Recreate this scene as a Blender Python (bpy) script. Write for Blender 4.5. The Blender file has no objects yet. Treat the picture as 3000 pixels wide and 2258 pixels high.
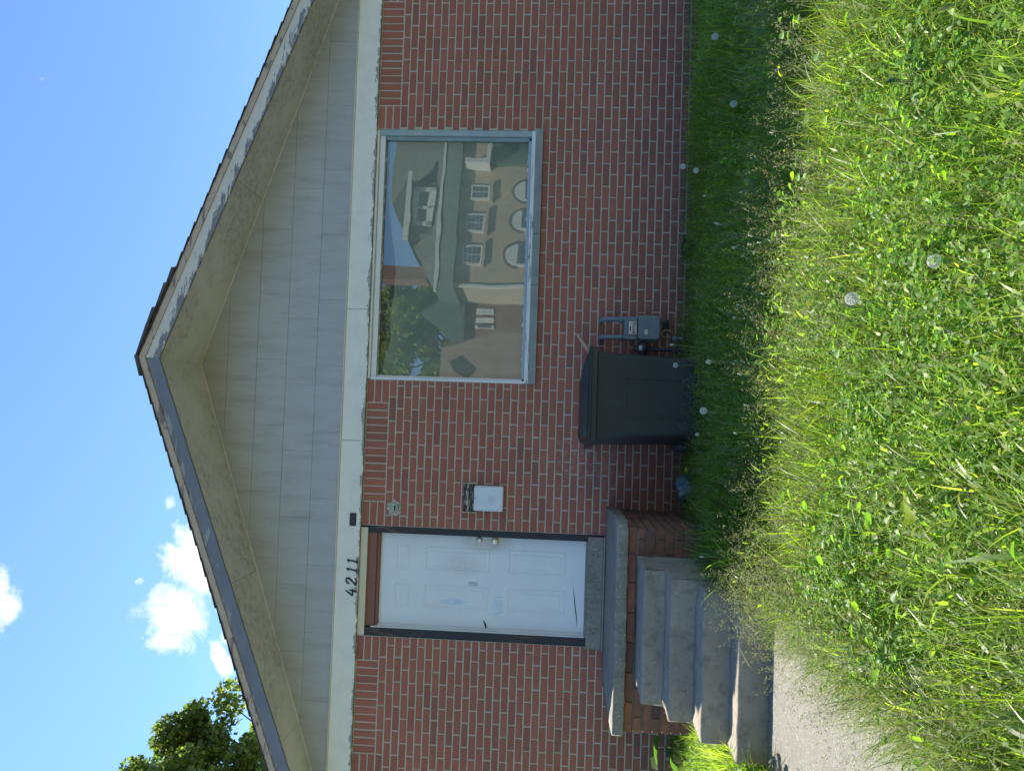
import bpy, math, random
import numpy as np
from mathutils import Vector, Matrix

random.seed(7)
rng = np.random.default_rng(7)
sc = bpy.context.scene
OFF = 1.3          # eye level of the photographer above the ground

# ---------------------------------------------------------------- camera
D = 7.0191
PITCH, YAW, ROLL = math.radians(3.524), math.radians(2.185), math.radians(1.809)
def cam_basis():
    cy, sy, cp, sp = math.cos(YAW), math.sin(YAW), math.cos(PITCH), math.sin(PITCH)
    w = Vector((sy*cp, cy*cp, sp)); r = Vector((cy, -sy, 0)); u = r.cross(w)
    cr, sr = math.cos(ROLL), math.sin(ROLL)
    return cr*r + sr*u, -sr*r + cr*u, w
RR, UU, WW = cam_basis()
CAM = Vector((0, -D, OFF))
cam_data = bpy.data.cameras.new('camera')
cam = bpy.data.objects.new('camera', cam_data)
sc.collection.objects.link(cam)
# the phone was held on its side: image right is world down
m = Matrix((-UU, RR, -WW)).transposed().to_4x4()
m.translation = CAM
cam.matrix_world = m
cam_data.sensor_width = 36
cam_data.lens = 36*2182/3000
cam_data.clip_start = 0.05
cam_data.clip_end = 3000
sc.camera = cam

# ---------------------------------------------------------------- light
SUN_TO = Vector((-0.65, 0.585, 1.0)).normalized()
EL = math.asin(SUN_TO.z)
AZ = math.atan2(SUN_TO.x, SUN_TO.y)      # from +Y towards +X
sun_d = bpy.data.lights.new('sun', 'SUN')
sun_d.energy = 4.3
sun_d.angle = math.radians(0.53)
sun_d.color = (1.0, 0.93, 0.82)
sun = bpy.data.objects.new('sun', sun_d)
sun.rotation_euler = SUN_TO.to_track_quat('Z', 'Y').to_euler()
sun.location = (-8, 6, 14)
sc.collection.objects.link(sun)
sc.view_settings.view_transform = 'Standard'
sc.view_settings.look = 'None'
sc.view_settings.gamma = 1
sc.view_settings.use_curve_mapping = False
sc.view_settings.exposure = 1.55

class NT:
    """small helper round a node tree"""
    def __init__(s, tree):
        s.t = tree; s.n = tree.nodes; s.l = tree.links
    def node(s, typ, ins=None, **kw):
        n = s.n.new(typ)
        for k, v in kw.items(): setattr(n, k, v)
        for k, v in (ins or {}).items():
            i = n.inputs[k]
            if isinstance(v, bpy.types.NodeSocket): s.l.new(v, i)
            else: i.default_value = v
        return n
    def math(s, op, a, b=0.5, c=None, clamp=False):
        n = s.node('ShaderNodeMath', {0: a, 1: b}, operation=op, use_clamp=clamp)
        if c is not None:
            if isinstance(c, bpy.types.NodeSocket): s.l.new(c, n.inputs[2])
            else: n.inputs[2].default_value = c
        return n.outputs[0]
    def ramp(s, f, lo, hi, a=0.0, b=1.0):
        n = s.node('ShaderNodeMapRange', {0: f, 1: lo, 2: hi, 3: a, 4: b})
        return n.outputs[0]
    def mix(s, f, a, b, blend='MIX'):
        n = s.n.new('ShaderNodeMix'); n.data_type = 'RGBA'; n.blend_type = blend; n.clamp_factor = True
        for i, v in ((0, f), (6, a), (7, b)):
            if isinstance(v, bpy.types.NodeSocket): s.l.new(v, n.inputs[i])
            elif i == 0: n.inputs[0].default_value = v
            else: n.inputs[i].default_value = (*v[:3], 1)
        return n.outputs[2]
    def noise(s, scale, detail=4, rough=0.6, vec=None, w=None, dist=0.0, col=False):
        n = s.node('ShaderNodeTexNoise', {'Scale': scale, 'Detail': detail, 'Roughness': rough, 'Distortion': dist})
        if vec is not None: s.l.new(vec, n.inputs['Vector'])
        return n.outputs[1 if col else 0]
    def pos(s, scale=(1, 1, 1), loc=(0, 0, 0), rot=(0, 0, 0)):
        g = s.n.new('ShaderNodeNewGeometry')
        mp = s.node('ShaderNodeMapping', {0: g.outputs['Position'], 1: loc, 2: rot, 3: scale})
        return mp.outputs[0]
    def bump(s, h, strength=0.3, dist=0.01, normal=None):
        n = s.node('ShaderNodeBump', {'Strength': strength, 'Distance': dist, 'Height': h})
        if normal is not None: s.l.new(normal, n.inputs['Normal'])
        return n.outputs[0]

def material(name, build):
    mt = bpy.data.materials.new(name); mt.use_nodes = True
    t = NT(mt.node_tree)
    b = t.n['Principled BSDF']
    build(t, b)
    return mt
def setp(t, b, col=None, rough=None, normal=None, spec=None, metal=None, **kw):
    def put(k, v):
        if v is None: return
        if isinstance(v, bpy.types.NodeSocket): t.l.new(v, b.inputs[k])
        elif k == 'Base Color': b.inputs[k].default_value = (*v[:3], 1)
        else: b.inputs[k].default_value = v
    put('Base Color', col); put('Roughness', rough); put('Normal', normal)
    put('Specular IOR Level', spec); put('Metallic', metal)

# ---- world: Nishita sky with a few clouds placed by direction
world = bpy.data.worlds.new('World'); sc.world = world; world.use_nodes = True
W = NT(world.node_tree)
bg = W.n['Background']
sky = W.node('ShaderNodeTexSky', sky_type='NISHITA')
sky.sun_disc = False
sky.sun_elevation = EL
sky.sun_rotation = AZ
sky.air_density = 1.0; sky.dust_density = 0.1; sky.ozone_density = 2.6; sky.altitude = 900
gen = W.node('ShaderNodeTexCoord').outputs['Generated']
sep = W.node('ShaderNodeSeparateXYZ', {0: gen})
yy = W.math('MAXIMUM', sep.outputs[1], 0.05)
cx = W.math('DIVIDE', sep.outputs[0], yy); cz = W.math('DIVIDE', sep.outputs[2], yy)
def sky_uv(v, y):
    U = 2258-y
    d = WW + RR*((U-1129)/2182) - UU*((v-1500)/2182)
    return d.x/d.y, d.z/d.y
cvec = W.node('ShaderNodeCombineXYZ', {0: cx, 1: cz, 2: 0.0}).outputs[0]
n1 = W.noise(9.0, 9, 0.66, cvec, dist=0.35)
n2 = W.noise(30.0, 6, 0.7, cvec)
field = None
#        v    y     half v  half y  tilt strength
for (v, y, rv, ry, ang, st) in ((560, 1640, 95, 130, .35, 1.0), (525, 1800, 105, 105, .2, 1.05), (480, 1850, 75, 60, 0, .8), (600, 1560, 60, 90, .3, .85),
                            (650, 1935, 32, 75, .35, .95), (665, 1870, 35, 45, .0, .7), (12, 1800, 46, 85, -.35, .8), (-25, 1740, 62, 90, 0, .8),
                            (408, 1703, 26, 18, .5, .62), (505, 1470, 34, 40, .4, .66), (128, 232, 26, 17, .6, .46), (88, 160, 22, 20, .3, .44), (565, 1500, 40, 60, .5, .66)):
    a, b = sky_uv(v, y)
    k = 1/2182
    dx = W.math('SUBTRACT', cx, a); dz = W.math('SUBTRACT', cz, b)
    ca, sa = math.cos(ang), math.sin(ang)
    p = W.math('ADD', W.math('MULTIPLY', dx, ca/(ry*k)), W.math('MULTIPLY', dz, sa/(ry*k)))
    q = W.math('ADD', W.math('MULTIPLY', dx, -sa/(rv*k)), W.math('MULTIPLY', dz, ca/(rv*k)))
    r2 = W.math('ADD', W.math('MULTIPLY', p, p), W.math('MULTIPLY', q, q))
    g = W.math('MULTIPLY', W.math('POWER', 2.718, W.math('MULTIPLY', r2, -0.8)), st)
    field = g if field is None else W.math('MAXIMUM', field, g)
# sparse cloud over the rest of the sky, behind the photographer and overhead
n3 = W.noise(1.7, 8, 0.62, gen, dist=0.3)
other = W.math('MULTIPLY', W.ramp(n3, 0.60, 0.78), W.ramp(sep.outputs[1], -0.1, 0.05, 1.0, 0.0))
dens = W.math('ADD', field, W.math('MULTIPLY', W.math('SUBTRACT', n1, 0.5), 2.6))
dens = W.math('ADD', dens, W.math('MULTIPLY', W.math('SUBTRACT', n2, 0.5), 0.8))
dens = W.math('MULTIPLY', W.ramp(dens, 0.38, 0.88), W.ramp(field, 0.12, 0.4))
dens = W.math('MULTIPLY', W.math('MAXIMUM', dens, other), 0.93)
cloud_col = W.mix(W.ramp(n1, 0.35, 0.7), (3.9, 4.2, 4.7), (6.0, 5.9, 5.8))
skycol = W.node('ShaderNodeVectorMath', {0: sky.outputs[0]}, operation='MULTIPLY')
skycol.inputs[1].default_value = (0.75, 0.88, 0.99)
mixed = W.mix(dens, skycol.outputs[0], cloud_col)
W.l.new(mixed, bg.inputs[0])
SKY = 0.10
bg.inputs[1].default_value = SKY

# ---------------------------------------------------------------- object helpers
col = sc.collection
def link(o, parent=None):
    col.objects.link(o)
    if parent is not None: o.parent = parent
    return o
def empty(name, loc, label, cat, group=None, rz=0):
    o = bpy.data.objects.new(name, None); o.location = loc; o.rotation_euler = (0, 0, rz)
    o.empty_display_size = 0.2
    o['label'] = label; o['category'] = cat
    if group: o['group'] = group
    return link(o)
def tag(o, label=None, cat=None, group=None, kind=None):
    for k, v in (('label', label), ('category', cat), ('group', group), ('kind', kind)):
        if v: o[k] = v
    return o
class MB:
    """collects simple solids in the coordinates of the parent"""
    def __init__(s): s.v = []; s.f = []
    def add(s, vs, fs):
        b = len(s.v); s.v += [tuple(p) for p in vs]; s.f += [tuple(i+b for i in f) for f in fs]; return s
    def box(s, x0, x1, y0, y1, z0, z1, c=0.0):
        if x0 > x1: x0, x1 = x1, x0
        if y0 > y1: y0, y1 = y1, y0
        if z0 > z1: z0, z1 = z1, z0
        if c <= 0:
            return s.add([(x0,y0,z0),(x1,y0,z0),(x1,y1,z0),(x0,y1,z0),(x0,y0,z1),(x1,y0,z1),(x1,y1,z1),(x0,y1,z1)],
                         [(0,3,2,1),(4,5,6,7),(0,1,5,4),(1,2,6,5),(2,3,7,6),(3,0,4,7)])
        # chamfered box: 24 vertices
        import itertools
        vs = []; idx = {}
        for sx, sy, sz in itertools.product((0, 1), repeat=3):
            X, Y, Z = (x0, x1)[sx], (y0, y1)[sy], (z0, z1)[sz]
            dx, dy, dz = (c, -c)[sx], (c, -c)[sy], (c, -c)[sz]
            for ax, p in enumerate(((X, Y+dy, Z+dz), (X+dx, Y, Z+dz), (X+dx, Y+dy, Z))):
                idx[(sx, sy, sz, ax)] = len(vs); vs.append(p)
        fs = []
        for ax in range(3):
            for sd in (0, 1):
                o1, o2 = [a for a in range(3) if a != ax]
                ring = []
                for p, q in ((0, 0), (1, 0), (1, 1), (0, 1)):
                    t = [0, 0, 0]; t[ax] = sd; t[o1] = p; t[o2] = q
                    ring.append(idx[(*t, ax)])
                fs.append(ring)
        for ax in range(3):           # edges along axis ax
            o1, o2 = [a for a in range(3) if a != ax]
            for p in (0, 1):
                for q in (0, 1):
                    e = []
                    for sd in (0, 1):
                        t = [0, 0, 0]; t[ax] = sd; t[o1] = p; t[o2] = q
                        e.append((idx[(*t, o1)], idx[(*t, o2)]))
                    fs.append([e[0][0], e[1][0], e[1][1], e[0][1]])
        for t in itertools.product((0, 1), repeat=3):
            fs.append([idx[(*t, a)] for a in range(3)])
        cen = Vector(((x0+x1)/2, (y0+y1)/2, (z0+z1)/2)); out = []
        for f in fs:
            P = [Vector(vs[i]) for i in f]; nrm = (P[1]-P[0]).cross(P[2]-P[0]); mid = sum(P, Vector())/len(P)
            out.append(list(reversed(f)) if nrm.dot(mid-cen) < 0 else f)
        return s.add(vs, out)
    def tube(s, pts, rads, n=10, caps=True):
        pts = [Vector(p) for p in pts]
        if not hasattr(rads, '__len__'): rads = [rads]*len(pts)
        rings = []
        up = Vector((0, 0, 1))
        prev = None
        for i, p in enumerate(pts):
            d = (pts[min(i+1, len(pts)-1)]-pts[max(i-1, 0)]).normalized()
            a = d.cross(up) if prev is None else prev - d*prev.dot(d)
            if a.length < 1e-4: a = d.cross(Vector((1, 0, 0)))
            a.normalize(); prev = a; b = d.cross(a)
            rings.append([p + (a*math.cos(t)+b*math.sin(t))*rads[i] for t in (2*math.pi*k/n for k in range(n))])
        vs = [q for r in rings for q in r]; fs = []
        for i in range(len(rings)-1):
            for k in range(n):
                fs.append((i*n+k, i*n+(k+1) % n, (i+1)*n+(k+1) % n, (i+1)*n+k))
        if caps:
            fs.append(tuple(range(n-1, -1, -1))); fs.append(tuple((len(rings)-1)*n+k for k in range(n)))
        return s.add(vs, fs)
    def lathe(s, c, prof, axis='Z', n=24):
        """prof: list of (radius, height) along the axis"""
        vs = []
        for r, h in prof:
            for k in range(n):
                t = 2*math.pi*k/n
                a, b = r*math.cos(t), r*math.sin(t)
                p = (a, b, h) if axis == 'Z' else ((a, h, b) if axis == 'Y' else (h, a, b))
                vs.append((c[0]+p[0], c[1]+p[1], c[2]+p[2]))
        fs = [(i*n+k, i*n+(k+1) % n, (i+1)*n+(k+1) % n, (i+1)*n+k) for i in range(len(prof)-1) for k in range(n)]
        fs.append(tuple(range(n-1, -1, -1))); fs.append(tuple((len(prof)-1)*n+k for k in range(n)))
        return s.add(vs, fs)
    def prism(s, poly, y0, y1):
        """poly in x,z extruded along y"""
        n = len(poly)
        vs = [(x, y0, z) for x, z in poly]+[(x, y1, z) for x, z in poly]
        fs = [tuple(range(n)), tuple(range(2*n-1, n-1, -1))]+[(i, i+n, (i+1) % n+n, (i+1) % n) for i in range(n)]
        return s.add(vs, fs)
    def slab(s, poly, z0, z1):
        n = len(poly)
        vs = [(x, y, z0) for x, y in poly]+[(x, y, z1) for x, y in poly]
        fs = [tuple(range(n-1, -1, -1)), tuple(range(n, 2*n))]+[(i, (i+1) % n, (i+1) % n+n, i+n) for i in range(n)]
        return s.add(vs, fs)
    def mesh(s, name):
        me = bpy.data.meshes.new(name); me.from_pydata(s.v, [], s.f); me.update(); return me
    def build(s, name, mat, parent=None, smooth=False, loc=None, rot=None, bevel=0, seg=2, fix=True):
        me = s.mesh(name)
        if fix:
            import bmesh
            bm = bmesh.new(); bm.from_mesh(me); bmesh.ops.recalc_face_normals(bm, faces=bm.faces); bm.to_mesh(me); bm.free()
        me.materials.append(mat)
        if smooth:
            for p in me.polygons: p.use_smooth = True
        o = bpy.data.objects.new(name, me)
        if loc: o.location = loc
        if rot: o.rotation_euler = rot
        link(o, parent)
        if bevel:
            md = o.modifiers.new('bevel', 'BEVEL'); md.width = bevel; md.segments = seg; md.limit_method = 'ANGLE'; md.angle_limit = math.radians(40)
        if smooth:
            md = o.modifiers.new('edges', 'EDGE_SPLIT'); md.split_angle = math.radians(42)
        return o

# ---------------------------------------------------------------- materials
def mat_brick(name, c1, c2, c3, dirt=0.25):
    def f(t, b):
        oi = t.n.new('ShaderNodeObjectInfo'); ge = t.n.new('ShaderNodeNewGeometry')
        r = t.math('FRACT', t.math('ADD', oi.outputs['Random'], t.math('MULTIPLY', ge.outputs['Random Per Island'], 7.31)))
        r2 = t.math('FRACT', t.math('MULTIPLY', r, 13.7))
        c = t.mix(t.ramp(r, 0.0, 1.0), c1, c2)
        c = t.mix(t.ramp(r2, 0.80, 0.95), c, c3)
        P = t.pos()
        big = t.noise(1.3, 4, 0.6, P); fine = t.noise(60, 5, 0.7, P); mid = t.noise(14, 5, 0.6, P)
        c = t.mix(t.ramp(big, 0.35, 0.7, 0, 0.35), c, (0.17, 0.085, 0.06))
        c = t.mix(t.ramp(mid, 0.45, 0.75, 0, dirt), c, (0.14, 0.075, 0.06))
        c = t.mix(t.ramp(fine, 0.3, 0.75, 0, 0.25), c, (0.36, 0.19, 0.13))
        speck = t.noise(240, 2, 0.5, P)
        c = t.mix(t.ramp(speck, 0.70, 0.74, 0, 0.5), c, (0.45, 0.38, 0.33))
        # chalky scratches and lime bloom
        sv = t.pos(scale=(3.5, 1, 16), rot=(0, 0.7, 0))
        sc_ = t.noise(4.2, 6, 0.72, sv)
        low = t.noise(0.9, 3, 0.5, P)
        c = t.mix(t.math('MULTIPLY', t.ramp(sc_, 0.66, 0.76), t.ramp(low, 0.52, 0.64, 0, 0.4)), c, (0.5, 0.45, 0.42))
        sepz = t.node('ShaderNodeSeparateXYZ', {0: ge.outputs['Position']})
        # wall colour goes darker and browner towards its foot, unevenly
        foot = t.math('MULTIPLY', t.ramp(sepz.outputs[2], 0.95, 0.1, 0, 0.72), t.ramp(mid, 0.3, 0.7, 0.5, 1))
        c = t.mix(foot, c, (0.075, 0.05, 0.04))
        h = t.math('ADD', t.math('MULTIPLY', mid, 0.6), t.math('MULTIPLY', fine, 0.5))
        bl = t.math('SUBTRACT', sepz.outputs[0], -0.42); bz = t.math('SUBTRACT', sepz.outputs[2], 1.08)
        rr_ = t.math('ADD', t.math('MULTIPLY', t.math('MULTIPLY', bl, bl), 9.0), t.math('MULTIPLY', t.math('MULTIPLY', bz, bz), 5.0))
        lime = t.math('MULTIPLY', t.ramp(rr_, 1.0, 0.1), t.ramp(t.noise(22, 7, 0.8, P), 0.52, 0.66, 0, 0.6))
        c = t.mix(lime, c, (0.46, 0.40, 0.37))
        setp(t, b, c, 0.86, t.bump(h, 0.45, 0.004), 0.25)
    return material(name, f)
M_BRICK = mat_brick('brick_red', (0.385, 0.126, 0.080), (0.325, 0.100, 0.064), (0.27, 0.094, 0.068))
M_BRICK_STEP = mat_brick('brick_stoop', (0.42, 0.16, 0.08), (0.26, 0.105, 0.065), (0.10, 0.065, 0.05), 0.7)
def _mortar(t, b):
    P = t.pos(); a = t.noise(9, 5, 0.6, P); f = t.noise(120, 4, 0.7, P)
    c = t.mix(t.ramp(a, 0.3, 0.7), (0.48, 0.42, 0.335), (0.37, 0.33, 0.265))
    g = t.n.new('ShaderNodeNewGeometry'); s = t.node('ShaderNodeSeparateXYZ', {0: g.outputs['Position']})
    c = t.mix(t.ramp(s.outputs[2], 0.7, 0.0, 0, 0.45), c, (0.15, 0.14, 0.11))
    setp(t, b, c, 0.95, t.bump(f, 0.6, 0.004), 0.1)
M_MORTAR = material('mortar', _mortar)
def plain(name, c, rough=0.6, var=0.12, scale=6, dark=None, metal=0.0, bump=0.1, bscale=60, spec=0.4):
    def f(t, b):
        P = t.pos(); a = t.noise(scale, 5, 0.6, P); h = t.noise(bscale, 4, 0.65, P)
        d = dark or tuple(x*(1-var*2.2) for x in c)
        cc = t.mix(t.ramp(a, 0.35, 0.72), c, d)
        setp(t, b, cc, t.ramp(h, 0.3, 0.7, rough-0.06, min(1, rough+0.06)), t.bump(h, bump, 0.003), spec, metal)
    return material(name, f)
def peeled(name, paint, under, amount, scale=(7, 7, 16), grime=0.3, rough=0.65, rot=(0, 0, 0), edge=None):
    """old paint flaking off in patches"""
    def f(t, b):
        P = t.pos(scale=scale, rot=rot); G = t.pos()
        a = t.noise(1.0, 8, 0.68, P, dist=0.6); g = t.noise(5, 6, 0.65, G); fine = t.noise(90, 4, 0.7, G)
        if edge:      # flakes come off first along the lower edge of the board
            z0, hgt, slope, k = edge
            ge = t.n.new('ShaderNodeNewGeometry'); s = t.node('ShaderNodeSeparateXYZ', {0: ge.outputs['Position']})
            up = t.math('ADD', s.outputs[2], t.math('MULTIPLY', t.math('ABSOLUTE', t.math('SUBTRACT', s.outputs[0], 0.38)), slope))
            h = t.ramp(up, z0, z0+hgt, k, -k)
            a = t.math('ADD', a, h)
        msk = t.ramp(a, 1-amount-0.015, 1-amount+0.015)
        pc = t.mix(t.ramp(g, 0.45, 0.8, 0, grime), paint, tuple(x*0.45 for x in paint))
        grain = t.noise(20, 5, 0.6, t.pos(scale=(1, 8, 8), rot=rot))
        uc = t.mix(t.ramp(grain, 0.3, 0.7), under, tuple(x*0.55 for x in under))
        c = t.mix(msk, pc, uc)
        sp = t.noise(55, 3, 0.6, G)
        c = t.mix(t.ramp(sp, 0.69, 0.73, 0, 0.5), c, (0.12, 0.12, 0.11))
        h = t.math('ADD', t.math('MULTIPLY', msk, -0.6), t.math('MULTIPLY', fine, 0.35))
        setp(t, b, c, rough, t.bump(h, 0.4, 0.003), 0.3)
    return material(name, f)
M_FRIEZE = peeled('frieze_paint', (0.72, 0.70, 0.615), (0.36, 0.35, 0.325), 0.34, (7, 7, 16), 0.25, edge=(3.118, 0.085, 0, 0.24))
M_BARGE_L = peeled('barge_slate_left', (0.17, 0.18, 0.20), (0.36, 0.36, 0.35), 0.40, (3, 3, 16), 0.5, 0.5, (0, -0.32, 0), edge=(3.44+1.3, 0.14, .334, -0.09))  # left barge board toned darker and bluer than the right one
M_BARGE_R = peeled('barge_pale_right', (0.56, 0.53, 0.46), (0.24, 0.235, 0.24), 0.45, (5, 5, 22), 0.25, 0.6, (0, 0.32, 0), edge=(3.44+1.3, 0.12, .334, 0.13))
M_TRIM_TOP = peeled('top_trim_paint', (0.44, 0.35, 0.26), (0.24, 0.19, 0.16), 0.42, (4, 4, 16), 0.35)
M_CREAM = peeled('cream_paint', (0.60, 0.53, 0.38), (0.4, 0.33, 0.24), 0.2, (5, 5, 8), 0.15)
M_JAMB = peeled('dark_jamb_paint', (0.026, 0.028, 0.032), (0.13, 0.075, 0.05), 0.43, (14, 14, 3), 0.3, 0.5)
M_HEADER = peeled('brown_header_paint', (0.22, 0.10, 0.07), (0.13, 0.07, 0.05), 0.3, (3, 3, 10), 0.2)
M_WHITEP = peeled('white_trim_paint', (0.68, 0.67, 0.63), (0.3, 0.27, 0.23), 0.27, (9, 9, 4), 0.25)
M_SILLW = peeled('window_sill_paint', (0.66, 0.66, 0.62), (0.25, 0.25, 0.23), 0.44, (3, 12, 40), 0.25, 0.6)
M_BLUEP = peeled('blue_grey_paint', (0.30, 0.37, 0.37), (0.46, 0.50, 0.47), 0.45, (8, 8, 4), 0.3, 0.5)
M_METALSILL = plain('grey_metal_sill', (0.25, 0.265, 0.225), 0.5, 0.15, 5)
def _soffit(t, b):
    P = t.pos(); a = t.noise(1.6, 5, 0.6, P); m_ = t.noise(16, 6, 0.75, P); f = t.noise(140, 3, 0.7, P)
    ge = t.n.new('ShaderNodeNewGeometry'); s = t.node('ShaderNodeSeparateXYZ', {0: ge.outputs['Position']})
    c = t.mix(t.ramp(a, 0.35, 0.7), (0.70, 0.665, 0.665), (0.58, 0.55, 0.55))
    mold = t.math('MULTIPLY', t.ramp(m_, 0.46, 0.68), t.ramp(a, 0.38, 0.56))
    mold = t.math('MULTIPLY', mold, t.ramp(f, 0.38, 0.6, 0.15, 0.8))
    c = t.mix(mold, c, (0.17, 0.15, 0.115))
    c = t.mix(t.math('MULTIPLY', t.ramp(f, 0.66, 0.7), t.ramp(m_, 0.5, 0.6)), c, (0.12, 0.10, 0.08))
    setp(t, b, c, 0.8, t.bump(t.math('ADD', f, m_), 0.3, 0.004), 0.2)
M_SOFFIT = material('soffit_board', _soffit)
def _siding(t, b):
    oi = t.n.new('ShaderNodeObjectInfo')
    P = t.pos(); G = t.pos(scale=(14, 14, 240)); V = t.pos(scale=(120, 120, 2))
    a = t.noise(0.8, 4, 0.6, P); g = t.noise(1, 4, 0.6, G); v = t.noise(1, 3, 0.5, V); st = t.noise(2.5, 5, 0.65, t.pos(scale=(4, 4, 0.8)))
    c = t.mix(t.ramp(oi.outputs['Random'], 0, 1), (0.41, 0.415, 0.425), (0.375, 0.385, 0.40))
    c = t.mix(t.ramp(a, 0.35, 0.65, 0, 0.5), c, (0.36, 0.355, 0.34))
    c = t.mix(t.ramp(g, 0.35, 0.75, 0, 0.22), c, (0.27, 0.275, 0.275))
    c = t.mix(t.ramp(v, 0.4, 0.8, 0, 0.18), c, (0.5, 0.52, 0.54))
    c = t.mix(t.ramp(st, 0.46, 0.72, 0, 0.55), c, (0.27, 0.26, 0.24))
    sp = t.noise(30, 2, 0.5, P)
    c = t.mix(t.ramp(sp, 0.76, 0.79, 0, 0.6), c, (0.12, 0.11, 0.1))
    setp(t, b, c, 0.62, t.bump(t.math('ADD', g, v), 0.12, 0.003), 0.35)
M_SIDING = material('siding_panel_paint', _siding)
def _shingle(t, b):
    oi = t.n.new('ShaderNodeObjectInfo'); P = t.pos(); f = t.noise(220, 3, 0.7, P); a = t.noise(6, 4, 0.6, P)
    c = t.mix(t.ramp(oi.outputs['Random'], 0, 1), (0.05, 0.05, 0.055), (0.095, 0.085, 0.08))
    c = t.mix(t.ramp(f, 0.45, 0.7, 0, 0.6), c, (0.15, 0.14, 0.135))
    c = t.mix(t.ramp(a, 0.5, 0.75, 0, 0.4), c, (0.07, 0.065, 0.05))
    setp(t, b, c, 0.92, t.bump(f, 0.7, 0.004), 0.15)
M_SHINGLE = material('asphalt_shingle', _shingle)
def conc(name, c1, c2, dark, dark_patch=0.5, agg=0.35, bumpy=0.35):
    def f(t, b):
        P = t.pos(); a = t.noise(2.2, 6, 0.65, P); m_ = t.noise(11, 6, 0.7, P); f_ = t.noise(150, 4, 0.75, P)
        vor = t.node('ShaderNodeTexVoronoi', {'Scale': 95.0}); t.l.new(P, vor.inputs['Vector'])
        c = t.mix(t.ramp(a, 0.35, 0.65), c1, c2)
        c = t.mix(t.ramp(m_, 0.5, 0.74, 0, dark_patch), c, dark)
        c = t.mix(t.ramp(f_, 0.3, 0.75, 0, 0.5), c, tuple(x*0.6 for x in c1))
        rndc = t.node('ShaderNodeSeparateColor', {0: vor.outputs['Color']}).outputs[0]
        pit = t.math('MULTIPLY', t.ramp(vor.outputs['Distance'], 0.45, 0.25), t.ramp(rndc, 1-agg, 1-agg+0.08))
        c = t.mix(t.math('MULTIPLY', pit, 0.75), c, tuple(min(0.7, x*1.9) for x in c1))
        setp(t, b, c, 0.9, t.bump(t.math('ADD', t.math('MULTIPLY', m_, 0.8), f_), bumpy, 0.006), 0.2)
    return material(name, f)
M_STEP = conc('old_step_concrete', (0.35, 0.305, 0.235), (0.265, 0.232, 0.18), (0.11, 0.095, 0.07), 0.8, 0.06)
M_SLAB = conc('porch_slab_concrete', (0.30, 0.28, 0.225), (0.22, 0.205, 0.16), (0.10, 0.09, 0.07), 0.7, 0.22, 0.6)
M_WALK = conc('walkway_concrete', (0.222, 0.212, 0.182), (0.185, 0.177, 0.152), (0.12, 0.113, 0.095), 0.45, 0.30, 0.35)
M_ROAD = conc('asphalt', (0.14, 0.135, 0.13), (0.12, 0.12, 0.115), (0.08, 0.08, 0.08), 0.4, 0.2)
M_DIRT = plain('soil_and_thatch', (0.13, 0.15, 0.06), 0.95, 0.3, 4, (0.10, 0.10, 0.055), bump=0.6, bscale=25, spec=0.1)
M_DOOR = None
def _door(t, b):
    P = t.pos(); a = t.noise(1.6, 4, 0.6, P); g = t.noise(26, 5, 0.7, P); f = t.noise(160, 3, 0.6, P)
    ge = t.n.new('ShaderNodeNewGeometry'); s = t.node('ShaderNodeSeparateXYZ', {0: ge.outputs['Position']})
    c = t.mix(t.ramp(a, 0.35, 0.7), (0.70, 0.71, 0.70), (0.62, 0.64, 0.645))
    def blob(x, z, rx, rz, pw=1.0):
        p = t.math('DIVIDE', t.math('SUBTRACT', s.outputs[0], x), rx); q = t.math('DIVIDE', t.math('SUBTRACT', s.outputs[2], z), rz)
        return t.ramp(t.math('ADD', t.math('MULTIPLY', p, p), t.math('MULTIPLY', q, q)), 1.0, 0.1)
    grime = t.math('MULTIPLY', blob(-1.23, 0.62+OFF, 0.12, 0.28), t.ramp(g, 0.3, 0.7, 0.3, 0.9))
    c = t.mix(grime, c, (0.45, 0.42, 0.36))
    c = t.mix(t.math('MULTIPLY', blob(-1.45, 0.85+OFF, 0.16, 0.22), t.ramp(g, 0.3, 0.8, 0.1, 0.55)), c, (0.47, 0.44, 0.42))
    chalk = t.noise(1, 6, 0.75, t.pos(scale=(60, 60, 10), rot=(0, 0.5, 0)))
    c = t.mix(t.math('MULTIPLY', blob(-1.80, 0.92+OFF, 0.035, 0.16), t.ramp(chalk, 0.42, 0.62, 0, 0.9)), c, (0.22, 0.45, 0.66))
    c = t.mix(t.math('MULTIPLY', blob(-1.82, 0.50+OFF, 0.13, 0.07), t.ramp(chalk, 0.42, 0.66, 0, 0.8)), c, (0.25, 0.48, 0.68))
    st = t.noise(1, 5, 0.6, t.pos(scale=(3, 3, 30)))
    c = t.mix(t.ramp(st, 0.58, 0.75, 0, 0.2), c, (0.5, 0.5, 0.49))
    setp(t, b, c, 0.45, t.bump(t.math('ADD', f, t.math('MULTIPLY', st, 0.6)), 0.1, 0.003), 0.45)
M_DOOR = material('old_white_door_paint', _door)
M_BRASS = plain('worn_brass', (0.72, 0.66, 0.50), 0.3, 0.2, 40, metal=0.75, bump=0.02)
M_DARKMARK = plain('black_scuff', (0.02, 0.02, 0.025), 0.8)
M_NUM = plain('black_house_number', (0.015, 0.017, 0.022), 0.45, 0.1)
M_BLACKP = plain('faded_black_plate', (0.035, 0.04, 0.048), 0.6, 0.2, 30)
M_GLASSDARK = plain('dark_room', (0.03, 0.032, 0.03), 0.9)
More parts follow.
